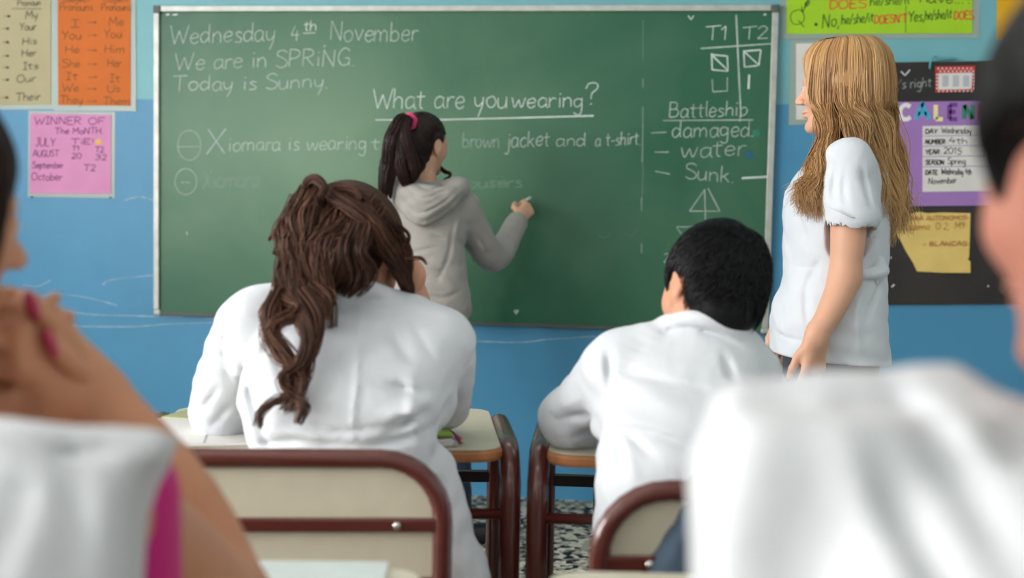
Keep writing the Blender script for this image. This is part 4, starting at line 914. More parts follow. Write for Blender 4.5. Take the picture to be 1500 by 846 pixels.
# ---------------------------------------------------------------- blond woman standing at the right
TP = person('blond long-haired woman in short-sleeved white coat, standing in profile', tuple(G(1225, 3.1)))
hd = Head(V(1232, 130, 3.10), -RW*.92+FW*.40-ZW*.03, ZW-RW*.03, .97)
tS = np.array([RW, FW, ZW])
shp = V(1243, 232, 2.955); elb = V(1238, 405, 2.94); wri = V(1196, 492, 2.90); fshp = V(1236, 235, 3.25); felb = V(1215, 400, 3.28); fwri = V(1165, 470, 3.22)
sk = Vol(np.minimum.reduce([V(1100, 620, 2.9), V(1150, 600, 3.3)])-.05, np.maximum.reduce([V(1340, 30, 3.3), V(1340, 30, 2.9)])+.05, .0042)
sk.loft([(V(1210, 560, 3.1), .10, .13), (V(1215, 480, 3.1), .105, .135), (V(1222, 410, 3.1), .09, .115), (V(1225, 300, 3.1), .10, .13), (V(1240, 240, 3.1), .07, .12), (V(1246, 222, 3.1), .05, .05)], RW, FW, .04)
hd.sculpt(sk, V(1248, 232, 3.1), .052)
sk.chain([shp, V(1243, 330, 2.94), elb], [.046, .043, .036], .02); sk.chain([elb, V(1222, 445, 2.92), wri], [.037, .034, .0245], .02)
sk.chain([fshp, felb, fwri], [.045, .037, .025], .02)
hand(sk, wri, nrm(V(1190, 560, 2.89)-wri), nrm(-FW*.8+RW*.5), -RW, .98, ((.35, .4, .3), (.4, .45, .3), (.45, .5, .3), (.5, .5, .3)), (.35, .3), .0, .25)
hand(sk, fwri, nrm(-RW*.4-ZW), nrm(FW), -RW, .96)
volobj(sk, 'body', MT['skin_light'], TP); hd.eyes(TP)
cv = Vol(np.minimum(V(1095, 575, 2.85), V(1095, 575, 3.4))-.03, np.maximum(V(1345, 180, 2.85), V(1345, 180, 3.4))+.03, .005)
cv.loft([(V(1217, 545, 3.1), .145, .185), (V(1213, 500, 3.1), .143, .180), (V(1214, 450, 3.1), .139, .165), (V(1222, 405, 3.1), .125, .145), (V(1224, 340, 3.1), .128, .150), (V(1226, 280, 3.1), .123, .155), (V(1238, 238, 3.1), .090, .145), (V(1247, 220, 3.1), .062, .085)], RW, FW, .03, p=2.3)
cv.chain([shp+np.array([0, 0, -.005]), V(1246, 285, 2.945), V(1248, 318, 2.935)], [.058, .060, .066], .03); cv.cap(V(1248, 318, 2.935)-np.array([0, 0, .05]), V(1248, 350, 2.935), .055, .055, .0, '-')
cv.chain([fshp, V(1232, 300, 3.27)], [.056, .062], .03)
cv.cap(V(1246, 322, 2.938), V(1245, 352, 2.935), .055, .06, .0, '-')
cv.cap(V(1246, 236, 3.1), V(1240, 180, 3.1), .058, .07, .01, '-')
for pl in ([V(1208, 380, 2.93), V(1188, 430, 2.94), V(1185, 480, 2.94)], [V(1290, 385, 3.0), V(1262, 402, 2.95)], [V(1288, 410, 3.0), V(1268, 470, 2.94)], [V(1180, 300, 2.96), V(1195, 350, 2.95)], [V(1282, 320, 2.99), V(1270, 370, 2.96)], [V(1262, 245, 2.90), V(1272, 300, 2.90)], [V(1228, 240, 2.90), V(1225, 300, 2.885)], [V(1240, 250, 2.88), V(1240, 300, 2.87)], [V(1162, 340, 3.0), V(1175, 400, 2.97)]):
    cv.ridge(pl, -0.0075, 0.0072)
for pl in ([V(1270, 400, 2.95), V(1255, 460, 2.93), V(1258, 520, 2.925)], [V(1212, 250, 2.9), V(1214, 300, 2.885)], [V(1150, 300, 3.0), V(1142, 400, 3.0), V(1135, 500, 3.0)]): cv.ridge(pl, .006, .012)
cv.waves(.0030, [((.3, 0, 1), .06, 1.4), ((.2, .1, 1), .13, .3), ((1, .4, -.4), .11, 2.2)])
cv.plane(V(1217, 522, 3.1), nrm(-ZW-RW*.06))
cv.ridge([V(1146, 388, 2.97), V(1175, 392, 2.95), V(1205, 392, 2.94)], -.005, .0035)
cv.ridge([V(1145, 390, 2.97), V(1142, 470, 2.97), V(1156, 496, 2.96), V(1200, 502, 2.93)], -.006, .0035)
cv.ridge([V(1160, 300, 3.0), V(1152, 400, 3.0), V(1150, 520, 3.0)], -.004, .003)
co = volobj(cv, 'coat', MT['coat3'], TP)
# belt knot
bl = Vol(V(1285, 400, 3.0)-.09, V(1285, 400, 3.0)+.09, .004)
bl.chain([V(1255, 402, 2.955), V(1278, 400, 2.965), V(1292, 396, 2.99)], [.014, .016, .018], .01); bl.ell(V(1289, 388, 2.98), tS, (.016, .012, .024), .01); bl.cap(V(1292, 398, 2.98), V(1284, 414, 2.98), .012, .008, .01)
bl.ridge([V(1270, 401, 2.94), V(1296, 393, 2.96)], -.004, .004)
volobj(bl, 'belt_knot', MT['coat3'], TP)
MB().tube([V(1214, 303, 2.873), V(1248, 318, 2.863), V(1276, 324, 2.90)], .002, 6).build('sleeve_seam', MT['coat'], TP, smooth=True)
tr = Vol(G(1222, 3.1)-np.array([.32, .32, .02]), G(1222, 3.1)+np.array([.32, .32, .90]), .007)
tr.loft([(V(1215, 600, 3.1), .115, .155), (V(1217, 500, 3.1), .118, .155)], RW, FW, .03)
for dd, s_ in ((3.02, 0), (3.18, 12)): q = G(1232-s_, dd, .10); tr.chain([V(1218, 590, dd), V(1222-s_, 740, dd), q], [.082, .062, .050], .03)
volobj(tr, 'trousers', MT['skirt'], TP)
for dd, s_ in ((3.02, 0), (3.18, 12)): q = G(1232-s_, dd); shoe('shoe', q+RW*.04, q-RW*.20, MT['shoe'], TP, .006)
hb = Vol(V(1140, 350, 3.1)-.12, V(1340, 30, 3.1)+.12, .005)
skull_cap(hb, hd, .018)
hb.chain([hd.w((0, -.05, .0)), V(1268, 190, 3.10), V(1285, 235, 3.08), V(1295, 280, 3.06)], [.075, .070, .055, .030], .04)
hb.chain([hd.w((-.045, -.01, -.0)), V(1232, 170, 3.05), V(1222, 215, 3.05), V(1205, 250, 3.03)], [.050, .034, .024, .012], .04)
hb.chain([hd.w((.06, .01, -.0)), V(1225, 170, 3.20), V(1212, 215, 3.22), V(1195, 260, 3.22)], [.048, .036, .034, .016], .04)
hb.ell(hd.w((0, .120, -.045)), hd.A, (.085, .072, .105), .012, '-')
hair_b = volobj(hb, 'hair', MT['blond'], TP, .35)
N = 4600; ctrl = np.zeros((N, 8, 3)); tone = np.zeros(N)
for i in range(N):
    left = RNG.uniform() < .66; sg = -1 if left else 1
    u = RNG.uniform(); y0 = .082-.165*u+RNG.normal(0, .004); az = 4+176*(u**.85)      # fall direction round the head
    a = math.radians(az); o_ = .016+.014*RNG.uniform(); clump = round(u*26)/26
    tz = math.sqrt(max(.02, 1-((y0+.016)/.10)**2))*.084+.036+.014
    L = [hd.w((sg*.004, y0, tz))]
    rx, ry = .075+o_, .094+o_
    for e_, sh in ((52, 1), (22, 1)):
        e = math.radians(e_); L.append(hd.w((sg*math.sin(a)*math.cos(e)*rx, math.cos(a)*math.cos(e)*ry-.016, math.sin(e)*(.084+o_)+.036)))
    L.append(hd.w((sg*math.sin(a)*(rx+.004), min(math.cos(a)*ry-.016, .070), -.035)))
    f = min(1, max(0, (az-18)/150)); j = RNG.normal(0, 1, 3)
    jc = np.random.default_rng(int(clump*26)+50*left).normal(0, 1, 3)
    dep = -.16*(1 if left else -1)
    if f < .42:     # front locks, falling in front of the shoulder
        g_ = f/.42; ln = RNG.uniform(.72, 1.05)
        px = 1200+16*g_+4*j[0]+5*jc[0]; dd = 3.1+dep*(.45+.45*g_)
        L += [V(px+8, 182, dd+.01), V(px-2, 225, dd-.01*sg*0), V(px-12+6*jc[1], 225+45*ln, dd-.015), V(px-20+9*jc[1]+5*j[1], 220+80*ln+12*jc[2], dd-.02)]
    else:
        g_ = (f-.42)/.58; ln = RNG.uniform(.75, 1.08)
        px = 1248+52*g_+6*j[0]+6*jc[0]; dd = 3.1+dep*(1-.75*g_)*(.95)
        L += [V(px, 175, dd), V(px+8, 222, dd-.01), V(px+15+6*jc[1], 222+55*ln, dd), V(px+16+9*jc[1]+7*j[1], 225+105*ln+10*jc[2], dd)]
    ctrl[i] = np.array(L)
    tone[i] = np.clip(.52+.22*jc[0]*.7+RNG.normal(0, .15), 0, 1)
PP = resample(ctrl, 26); t = np.linspace(0, 1, 26)
ph = RNG.normal(0, .5, N)+np.round(ctrl[:, 4, 0]*60)*1.3
wv = .0095*np.clip(t*1.6-.45, 0, 1)[None]*np.sin(t[None]*26+ph[:, None]); w2 = .007*np.clip(t*1.6-.4, 0, 1)[None]*np.cos(t[None]*22+ph[:, None]*1.7)
PP += wv[..., None]*RW+w2[..., None]*FW
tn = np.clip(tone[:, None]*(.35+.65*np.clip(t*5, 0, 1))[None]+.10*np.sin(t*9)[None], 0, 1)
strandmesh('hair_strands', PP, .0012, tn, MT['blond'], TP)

# ---------------------------------------------------------------- long-haired girl on the front row
QP = person('girl in white coat with long wavy brown half-up hair, leaning on the desk', tuple(G(500, 1.86)))
hd = Head(V(514, 378, 2.02), FW*.78+RW*.40-ZW*.55, ZW*.85+RW*.16+FW*.5, .90)
axs = np.array([RW, FW, ZW])
qsL = V(375, 478, 1.95); qeL = V(325, 615, 2.10); qsR = V(645, 500, 1.97); qeR = V(648, 592, 2.12); qwR = V(612, 455, 2.19); qwL = V(470, 600, 2.25)
sk = Vol(np.minimum.reduce([V(285, 900, 1.9), V(285, 900, 2.3)])-.05, np.maximum.reduce([V(700, 230, 2.4), V(700, 230, 1.9)])+.05, .0048)
sk.loft([(V(510, 860, 1.92), .11, .05), (V(505, 700, 1.92), .10, .05), (V(502, 560, 1.95), .11, .05), (V(510, 500, 1.98), .10, .045), (V(518, 455, 2.0), .045, .045)], RW, FW, .04)
hd.sculpt(sk, V(522, 440, 1.98), .052)
sk.chain([qsL, qeL, qwL], [.032, .028, .023]); sk.chain([qsR, qeR, qwR], [.030, .028, .023])
hand(sk, qwR, nrm(V(602, 385, 2.12)-qwR), nrm(RW*.9-FW*.2), -FW-RW*.2, .95, ((.5, .7, .5), (.6, .7, .5), (.7, .8, .5), (.8, .8, .5)), (.3, .3), .05)
hand(sk, qwL, nrm(RW+FW*.1), ZW, FW, .9, ((.3, .3, .2),)*4)
sk.ell(V(607, 404, 2.07), axs, (.020, .020, .028), .02)
volobj(sk, 'body', MT['skin_mid'], QP); hd.eyes(QP)
cv = Vol(np.minimum(V(270, 930, 1.80), V(270, 930, 2.3))-.03, np.maximum(V(705, 385, 1.75), V(705, 385, 2.35))+.03, .0052)
cv.loft([(V(552, 925, 1.90), .155, .075), (V(545, 846, 1.90), .150, .08), (V(530, 760, 1.90), .140, .088), (V(508, 680, 1.89), .138, .098), (V(500, 630, 1.89), .146, .105), (V(500, 570, 1.91), .165, .110), (V(505, 520, 1.94), .165, .105), (V(510, 480, 1.97), .145, .092), (V(518, 452, 1.99), .100, .075), (V(525, 425, 2.0), .062, .060)], RW, FW, .04, p=2.4)
cv.cap(V(415, 470, 1.97), qsL, .062, .056, .03); cv.cap(V(600, 480, 1.98), qsR+np.array([-.01, 0, 0]), .056, .052, .03)
cv.chain([qsL, V(342, 545, 2.03), qeL, V(380, 625, 2.2), qwL], [.062, .058, .052, .044, .034], .02); cv.chain([qsR, V(652, 550, 2.05), qeR, V(640, 540, 2.17)], [.056, .050, .046, .038], .02)
cv.cap(V(640, 690, 1.92), V(668, 846, 1.92), .030, .036, .05); cv.cap(V(668, 846, 1.92), V(672, 930, 1.92), .036, .04, .05)
cv.cap(V(620, 530, 1.93), V(634, 585, 1.955), .050, .040, .03)
cv.cap(V(528, 432, 2.0), V(535, 380, 2.03), .051, .054, .004, '-')
cv.chain([V(478, 442, 1.945), V(500, 428, 1.93), V(530, 418, 1.925), V(562, 426, 1.94), V(585, 444, 1.97)], [.010, .012, .013, .012, .010], .02)
cv.ridge([V(520, 450, 1.87), V(520, 540, 1.80), V(515, 650, 1.785)], .006, .004)
for pl in ([V(570, 565, 1.81), V(620, 575, 1.85)], [V(560, 640, 1.80), V(625, 600, 1.84)], [V(540, 655, 1.79), V(630, 630, 1.83)], [V(400, 660, 1.83), V(370, 590, 1.84), V(366, 560, 1.86)], [V(420, 560, 1.82), V(390, 500, 1.85)], [V(365, 520, 1.92), V(352, 600, 1.97)], [V(560, 480, 1.86), V(600, 530, 1.84)], [V(450, 640, 1.80), V(380, 650, 1.84)], [V(640, 700, 1.86), V(660, 800, 1.87)]):
    cv.ridge(pl, -0.0112, 0.0072)
for pl in ([V(430, 625, 1.8), V(500, 632, 1.79), V(600, 622, 1.8)], [V(420, 645, 1.8), V(520, 650, 1.79), V(640, 640, 1.85)], [V(600, 470, 1.9), V(640, 520, 1.92)], [V(352, 450, 1.92), V(340, 500, 1.98), V(345, 560, 2.0)], [V(330, 560, 2.02), V(300, 600, 2.05)], [V(340, 590, 2.0), V(310, 625, 2.05)], [V(540, 560, 1.8), V(600, 575, 1.82)], [V(630, 730, 1.85), V(655, 760, 1.86)], [V(655, 560, 1.98), V(672, 545, 2.03)]):
    cv.ridge(pl, -.006, .005)
for pl in ([V(430, 500, 1.84), V(440, 600, 1.80)], [V(600, 550, 1.82), V(610, 650, 1.82)], [V(560, 610, 1.80), V(630, 590, 1.84)], [V(470, 640, 1.79), V(400, 625, 1.81)], [V(620, 690, 1.85), V(640, 820, 1.86)], [V(400, 470, 1.89), V(375, 520, 1.90)]):
    cv.ridge(pl, 0.0088, 0.0094)
cv.waves(.0032, [((.1, 0, 1), .045, .4), ((.3, .2, 1), .12, 1.3), ((1, .3, .5), .14, .2), ((.5, 0, 1), .07, 2.)])
volobj(cv, 'coat', MT['coat'], QP)
lg = Vol(np.minimum(G(420, 1.85), G(420, 2.4))-.12, np.maximum(V(600, 780, 2.4), V(600, 780, 1.8))+.14, .008)
for s_ in (-1, 1):
    hp = np.array(G(500, 1.90, .51))+RW*.065*s_; kn = hp+FW*.38+RW*.01*s_; kn[2] = .51; an = kn+FW*.02; an = np.array([an[0], an[1], .09])
    lg.chain([hp, kn, an], [.062, .055, .04], .03); shoe('shoe', np.array([an[0], an[1], 0])-FW*.03, np.array([an[0], an[1], 0])+FW*.19, MT['shoe'], QP, .008)
volobj(lg, 'trousers', MT['jeans'], QP)
hb = Vol(V(500, 340, 2.0)-.26, V(500, 340, 2.0)+.22, .0045)
skull_cap(hb, hd, .014); hb.ell(hd.w((0, .125, -.04)), hd.A, (.075, .075, .09), .01, '-')
hb.ell(hd.w((0, -.04, -.03)), hd.A, (.07, .055, .06), .04)
hb.chain([V(480, 350, 1.96), V(450, 390, 1.93), V(440, 440, 1.905)], [.050, .036, .018], .04)
volobj(hb, 'hair', MT['brunette'], QP, .3)
tgt = nrm(((V(462, 288, 1.97)-hd.w((0, -.016, .036)))@hd.A.T)/np.array([.075, .094, .084]))
S1 = scalp_paths(hd, -125, 125, -10, 60, 2200, tgt, .020, 18, .006, .003); S2 = scalp_paths(hd, 90, 270, -35, 15, 700, tgt, .018, 18, .006, .003)
SS = hb.snap(np.concatenate([S1, S2]), .003); strandmesh('hair_strands', SS, .0011, np.clip(RNG.normal(.35, .25, len(SS)), 0, 1), MT['brunette'], QP, .3)
top = V(468, 284, 1.96)
LK = []
for i in range(26):      # hair hanging from the top knot and the crown to the left, wavy
    f = i/25; sx = 440+120*f+random.uniform(-8, 8); sy = 275+28*abs(f-.2)+random.uniform(-4, 8)
    ex = 405+75*f+random.uniform(-14, 14); ey = 420+60*random.random()
    LK.append(([V(sx, sy, 1.95), V(sx-18-18*f, sy+45, 1.895), V(418+70*f+random.uniform(-6, 6), 355, 1.885), V(412+60*f+random.uniform(-8, 8), 395, 1.875), V(ex, ey, 1.87)], .012, .008, 46, random.uniform(.25, .7), .006, .016))
for i in range(14):      # crown towards the right ear
    f = i/13
    LK.append(([V(480+50*f, 286+12*f, 1.93), V(525+30*f, 315+20*f, 1.895), V(560+14*f, 360+12*f, 1.92), V(588+8*f, 400+16*f, 1.97), V(600, 430+10*f, 2.0)], .012, .006, 55, random.uniform(.15, .5), .003, .013))
for i in range(9):       # right side of the head, towards the ear
    f = i/8
    LK.append(([V(486, 284+6*f, 1.99-.05*f), V(536-14*f, 292+14*f, 1.985-.06*f), V(574-16*f, 326+10*f, 2.0-.05*f), V(594-12*f, 366+8*f, 2.02-.04*f), V(600-4*f, 408+6*f, 2.03-.02*f)], .010, .006, 60, random.uniform(.15, .65), .003, .013))
for i in range(10):      # nape, over the collar
    f = i/9
    LK.append(([V(500+40*f, 330, 1.89), V(480+50*f, 370, 1.875), V(470+70*f, 400, 1.885), V(450+70*f, 425+8*f, 1.90)], .012, .008, 50, random.uniform(.15, .5), .004, .014))
cd = 1.815
curls = [[(430, 440, 1.86), (447, 470, cd), (452, 500, cd-.01), (436, 535, cd-.02), (418, 555, cd-.03), (432, 580, cd-.03), (444, 590, cd-.04), (436, 620, cd-.04)],
         [(410, 430, 1.87), (395, 460, 1.83), (398, 490, cd), (420, 520, cd-.015), (437, 548, cd-.02), (438, 575, cd-.03), (410, 585, cd-.03), (385, 602, cd-.035), (380, 625, cd-.035)],
         [(445, 430, 1.86), (462, 455, 1.83), (465, 480, cd), (452, 515, cd-.01), (440, 560, cd-.02), (428, 590, cd-.03), (415, 600, cd-.03)],
         [(420, 440, 1.86), (440, 455, 1.83), (405, 470, cd), (393, 487, cd), (405, 515, cd-.01), (430, 540, cd-.02), (428, 565, cd-.02)],
         [(460, 420, 1.87), (478, 440, 1.85), (470, 458, 1.84), (455, 470, 1.83), (448, 492, cd)]]
for c, (n_, r_) in zip(curls, ((150, .009), (90, .005), (120, .008), (80, .005), (60, .006))): LK.append(([V(*q) for q in c], .016, .0015, n_, .4, .0015, r_))
kn = [[(462, 292), (449, 282), (452, 266), (464, 262), (476, 274), (470, 290)], [(468, 292), (482, 280), (500, 276), (520, 280), (530, 292)], [(460, 295), (440, 296), (432, 308), (428, 330), (412, 350), (402, 372)], [(470, 290), (490, 290), (505, 300), (510, 320), (500, 345)]]
for c in kn: LK.append(([V(a, b, 1.95-.01*i) for i, (a, b) in enumerate(c)], .006, .005, 90, .35, .001, .008))
for c in ([(585, 330), (598, 345), (595, 362), (590, 358)], [(408, 330), (398, 345), (392, 352)], [(490, 275), (505, 270), (522, 276)], [(590, 380), (615, 378), (625, 388)]): LK.append(([V(a, b, 1.97) for a, b in c], .003, .002, 10, .5, .001, .003))
for i in range(34):
    c0 = curls[i % 5]; j = random.uniform(-1, 1); LK.append(([V(a_+random.uniform(-9, 9), b_+random.uniform(-6, 6), e_) for a_, b_, e_ in c0], .010, .002, 6, random.uniform(.3, .9), .002, .010))
pp, tt = locks(LK, 26, .004, .10); strandmesh('wavy_locks', pp, .0011, tt, MT['brunette'], QP)

# ---------------------------------------------------------------- short-haired boy on the front row
BP = person('boy with short black hair in white coat, leaning on the desk', tuple(G(1005, 1.82)))
hd = Head(V(1041, 428, 1.93), FW*.86-RW*.40-ZW*.30, ZW*.93+RW*.20+FW*.30, .84)
bsL = V(905, 535, 1.90); beL = V(832, 612, 2.03); bwL = V(940, 632, 2.12); bsR = V(1095, 545, 1.92); beR = V(1125, 620, 2.05); bwR = V(1010, 640, 2.15)
sk = Vol(np.minimum(V(780, 900, 1.75), V(780, 900, 2.25))-.03, np.maximum(V(1180, 300, 2.25), V(1180, 300, 1.75))+.03, .0048)
sk.loft([(V(995, 860, 1.83), .09, .05), (V(995, 700, 1.83), .085, .05), (V(1000, 570, 1.88), .09, .05), (V(1010, 530, 1.91), .07, .04), (V(1025, 500, 1.92), .04, .04)], RW, FW, .04)
hd.sculpt(sk, V(1028, 480, 1.905), .052)
sk.chain([bsL, beL, bwL], [.03, .028, .023]); sk.chain([bsR, beR, bwR], [.03, .028, .023]); hand(sk, bwL, nrm(RW+FW*.3), ZW, FW, .88, ((.3, .3, .2),)*4); hand(sk, bwR, nrm(-RW+FW*.4), ZW, FW, .88, ((.3, .3, .2),)*4)
volobj(sk, 'body', MT['skin_mid'], BP); hd.eyes(BP)
cv = Vol(np.minimum(V(770, 930, 1.7), V(770, 930, 2.25))-.03, np.maximum(V(1180, 430, 2.25), V(1180, 430, 1.7))+.03, .005)
cv.loft([(V(995, 930, 1.80), .135, .10), (V(995, 800, 1.80), .128, .10), (V(995, 700, 1.80), .122, .096), (V(1000, 640, 1.82), .124, .098), (V(1003, 590, 1.85), .124, .095), (V(1003, 540, 1.88), .118, .085), (V(1012, 508, 1.90), .098, .07), (V(1026, 484, 1.91), .070, .060), (V(1030, 470, 1.915), .060, .056)], RW, FW, .04, p=2.4)
cv.cap(V(945, 515, 1.90), bsL, .042, .048, .04); cv.cap(V(1070, 520, 1.90), bsR, .045, .046, .03)
cv.chain([bsL, V(868, 575, 1.96), beL], [.052, .050, .046], .02); cv.chain([beL, V(880, 625, 2.07), bwL], [.046, .042, .030], .02); cv.chain([bsR, beR, bwR], [.048, .044, .032], .02)
cv.cap(V(905, 560, 1.88), V(898, 622, 1.90), .042, .036, .03)
cv.cap(V(1033, 478, 1.915), V(1045, 420, 1.94), .050, .055, .004, '-')
cv.chain([V(975, 478, 1.90), V(1000, 468, 1.865), V(1040, 470, 1.85), V(1075, 484, 1.86), V(1098, 502, 1.90)], [.010, .013, .015, .014, .011], .02)
cv.ridge([V(972, 488, 1.86), V(1010, 484, 1.81), V(1060, 496, 1.81), V(1090, 512, 1.85)], -.007, .005)
for pl in ([V(900, 540, 1.85), V(960, 555, 1.80), V(1030, 570, 1.77)], [V(900, 630, 1.80), V(912, 690, 1.76)], [V(905, 625, 1.78), V(960, 635, 1.74), V(1040, 665, 1.73)], [V(905, 620, 1.80), V(960, 670, 1.72)], [V(820, 610, 1.99), V(870, 595, 1.97)], [V(840, 635, 2.0), V(885, 625, 1.99)], [V(890, 510, 1.87), V(890, 560, 1.88)], [V(1060, 520, 1.83), V(1075, 560, 1.80)]):
    cv.ridge(pl, -0.0100, 0.0065)
for pl in ([V(900, 640, 1.78), V(930, 700, 1.73)], [V(910, 560, 1.83), V(1000, 590, 1.76)], [V(815, 595, 1.98), V(850, 575, 1.94)], [V(905, 610, 1.80), V(1000, 640, 1.73)]): cv.ridge(pl, .007, .012)
cv.waves(.0032, [((.3, 0, 1), .05, .4), ((.3, .2, 1), .12, .3), ((1, .3, .5), .13, 1.2), ((-.5, 0, 1), .08, 2.)])
volobj(cv, 'coat', MT['coat'], BP)
lg = Vol(np.minimum(G(900, 1.8), G(900, 2.4))-.15, np.maximum(V(1120, 780, 2.4), V(1120, 780, 1.7))+.14, .008)
for s_ in (-1, 1):
    hp = np.array(G(1030, 1.84, .51))+RW*.06*s_; kn = hp+FW*.36+RW*.02*s_; an = np.array([kn[0], kn[1], .09])
    lg.chain([hp, kn, an], [.06, .052, .04], .03); shoe('shoe', np.array([an[0], an[1], 0])-FW*.03, np.array([an[0], an[1], 0])+FW*.19, MT['shoe'], BP, .008)
volobj(lg, 'trousers', MT['jeans'], BP)
hb = Vol(hd.c-.16, hd.c+.17, .004)
skull_cap(hb, hd, .012); hb.ell(hd.w((0, -.055, -.03)), hd.A, (.058, .050, .062), .03)
hb.ell(hd.w((0, .125, -.045)), hd.A, (.080, .075, .10), .008, '-')
for q in (-1, 1): hb.ell(hd.w((q*.085, .004, -.035)), hd.A, (.030, .036, .050), .006, '-')
volobj(hb, 'hair', MT['black'], BP, .35)
N = 7000; wh = nrm([.15, -.55, .82]); u = RNG.normal(0, 1, (N*2, 3)); u /= np.linalg.norm(u, axis=1)[:, None]
ok = ((u[:, 2] > -.25) | (u[:, 1] < -.35)) & ~((u[:, 1] > .55) & (u[:, 2] < .30)) & (u[:, 2] > -.78) & ~((np.abs(u[:, 0]) > .62) & (u[:, 2] < -.12) & (u[:, 1] > -.35)); u = u[ok][:N]; N = len(u)
tg = u*(u@wh)[:, None]-wh; tg /= np.linalg.norm(tg, axis=1)[:, None]+1e-6; tg += RNG.normal(0, .22, (N, 3))
tk = np.linspace(0, 1, 6); Ld = (.30+.12*RNG.uniform(size=N))
Ld *= np.where(u[:, 2] < -.15, .45, 1)
D = u[:, None]+tg[:, None]*(tk[None]*Ld[:, None])[..., None]; D /= np.linalg.norm(D, axis=2, keepdims=True)
off = .006+.012*np.sin(tk*2.2)[None]+.004*RNG.uniform(size=(N, 1))
nap = np.clip((-u[:, 2]-.1)*1.4, 0, 1)[:, None]; off = off*(1-.5*nap)
rr = np.array([.075, .094, .084])+off[..., None]; LP = D*rr+np.array([0, -.016, .036]); LP[..., 2] *= np.where(LP[..., 2] < -.02, 1.12, 1)
HS = hb.snap(hd.w(LP), .0005+.0045*tk[None]+.002*RNG.uniform(size=(N, 1))); strandmesh('hair_strands', HS, .0010, np.clip(RNG.normal(.4, .25, N), 0, 1), MT['black'], BP, .6)

# ---------------------------------------------------------------- girl at the far left, close to the camera
LP_ = person('girl at far left with dark hair, chin on her hand, crimson nails', tuple(G(-30, .86)))
hd = Head(V(-158, 318, .97), FW*.72+RW*.68-ZW*.08, ZW+RW*.02, .94)
sR = V(120, 735, .84); eR = V(345, 905, 1.10); wR = V(128, 568, 1.10); sL = V(-420, 760, .84); eL = V(-330, 950, 1.10); wL = V(-40, 600, 1.12)
sk = Vol(np.minimum(V(-520, 1150, .8), V(-520, 1150, 1.2))-.02, np.maximum(V(420, 60, 1.25), V(420, 60, .8))+.02, .0048)
sk.loft([(V(-150, 1150, .82), .12, .08), (V(-150, 900, .82), .12, .08), (V(-150, 740, .86), .13, .07), (V(-150, 660, .88), .05, .05)], RW, FW, .04)
hd.sculpt(sk, V(-148, 560, .90), .052)
sk.chain([sR, V(250, 825, .98), eR], [.046, .043, .038], .02); sk.chain([eR, V(262, 745, 1.10), wR], [.038, .040, .0285], .02)
sk.chain([sL, eL, wL], [.046, .038, .026], .02)
t1 = hand(sk, wR, nrm(V(40, 505, 1.05)-wR), nrm(RW*.75-FW*.55+ZW*.4), FW*.7+RW*.4, .95, ((.75, .9, .6), (.8, .95, .6), (.9, 1.0, .7), (1.0, 1.0, .7)), (.4, .3), .06)
t2 = hand(sk, wL, nrm(V(20, 540, 1.06)-wL), nrm(-FW*.6-ZW*.3), ZW, .93, ((.5, .6, .4),)*4, (.3, .3), .06)
sk.chain([V(-120, 660, 1.08), V(-20, 610, 1.08), V(75, 585, 1.07)], [.034, .030, .026], .02); sk.cap(V(20, 560, 1.08), V(60, 610, 1.07), .016, .016, .02)
volobj(sk, 'body', MT['skin_tan'], LP_); hd.eyes(LP_)
for (a, b) in ((48, 448), (74, 503)):
    c = V(a, b, 1.045); m = sphere((0, 0, 0), .0105, 8, (.62, .5, 1.25)); m.v = [tuple(c+RW*x+FW*y+ZW*z-RW*z*.35) for x, y, z in m.v]; smooth_obj(m.build('fingernail', MT['nail'], LP_))
fv = Vol(V(60, 480, 1.06)-.07, V(60, 480, 1.06)+.07, .003)
fv.chain([V(108, 520, 1.08), V(80, 480, 1.06), V(52, 452, 1.05)], [.012, .0105, .009], .006); fv.chain([V(125, 560, 1.08), V(104, 535, 1.06), V(78, 508, 1.05)], [.012, .0105, .009], .006)
volobj(fv, 'fingers', MT['skin_tan'], LP_)
cv = Vol(np.minimum(V(-560, 1200, .72), V(-560, 1200, 1.1))-.02, np.maximum(V(290, 540, 1.1), V(290, 540, .72))+.02, .0052)
cv.loft([(V(-150, 1200, .80), .16, .11), (V(-150, 950, .80), .155, .11), (V(-150, 800, .82), .16, .105), (V(-140, 700, .85), .15, .09), (V(-145, 640, .87), .085, .07)], RW, FW, .04, p=2.4)
cv.loft([(V(8, 960, .845), .066, .056), (V(66, 760, .84), .070, .056), (V(108, 650, .84), .064, .050)], RW, FW, .02, p=4.5)
cv.cap(sL, V(-440, 850, .9), .06, .064, .03)
cv.chain([V(-20, 636, .80), V(90, 640, .80), V(232, 650, .81)], [.009, .009, .007], .012)
cv.cap(V(-145, 640, .88), V(-145, 560, .9), .055, .06, .004, '-')
cv.ridge([V(80, 680, .77), V(110, 900, .77)], -.008, .012); cv.ridge([V(0, 720, .75), V(-20, 900, .75)], -.008, .014); cv.waves(.003, [((1, .2, .2), .10, .3), ((.4, 0, 1), .14, 1)])
volobj(cv, 'coat', MT['coat2'], LP_)
pv = Vol(V(220, 800, .9)-.16, V(220, 800, .9)+.16, .0045)
pv.cap(V(168, 730, .875), V(172, 850, .89), .046, .046, .02); pv.cap(V(215, 800, .9), V(262, 860, .95), .058, .062, .0, '-') if False else None
volobj(pv, 'sleeve', MT['pink'], LP_)['label'] = 'magenta t-shirt sleeve'
hb = Vol(hd.c-.24, hd.c+.19, .005)
skull_cap(hb, hd, .018); hb.ell(hd.w((0, .125, -.045)), hd.A, (.082, .078, .11), .01, '-')
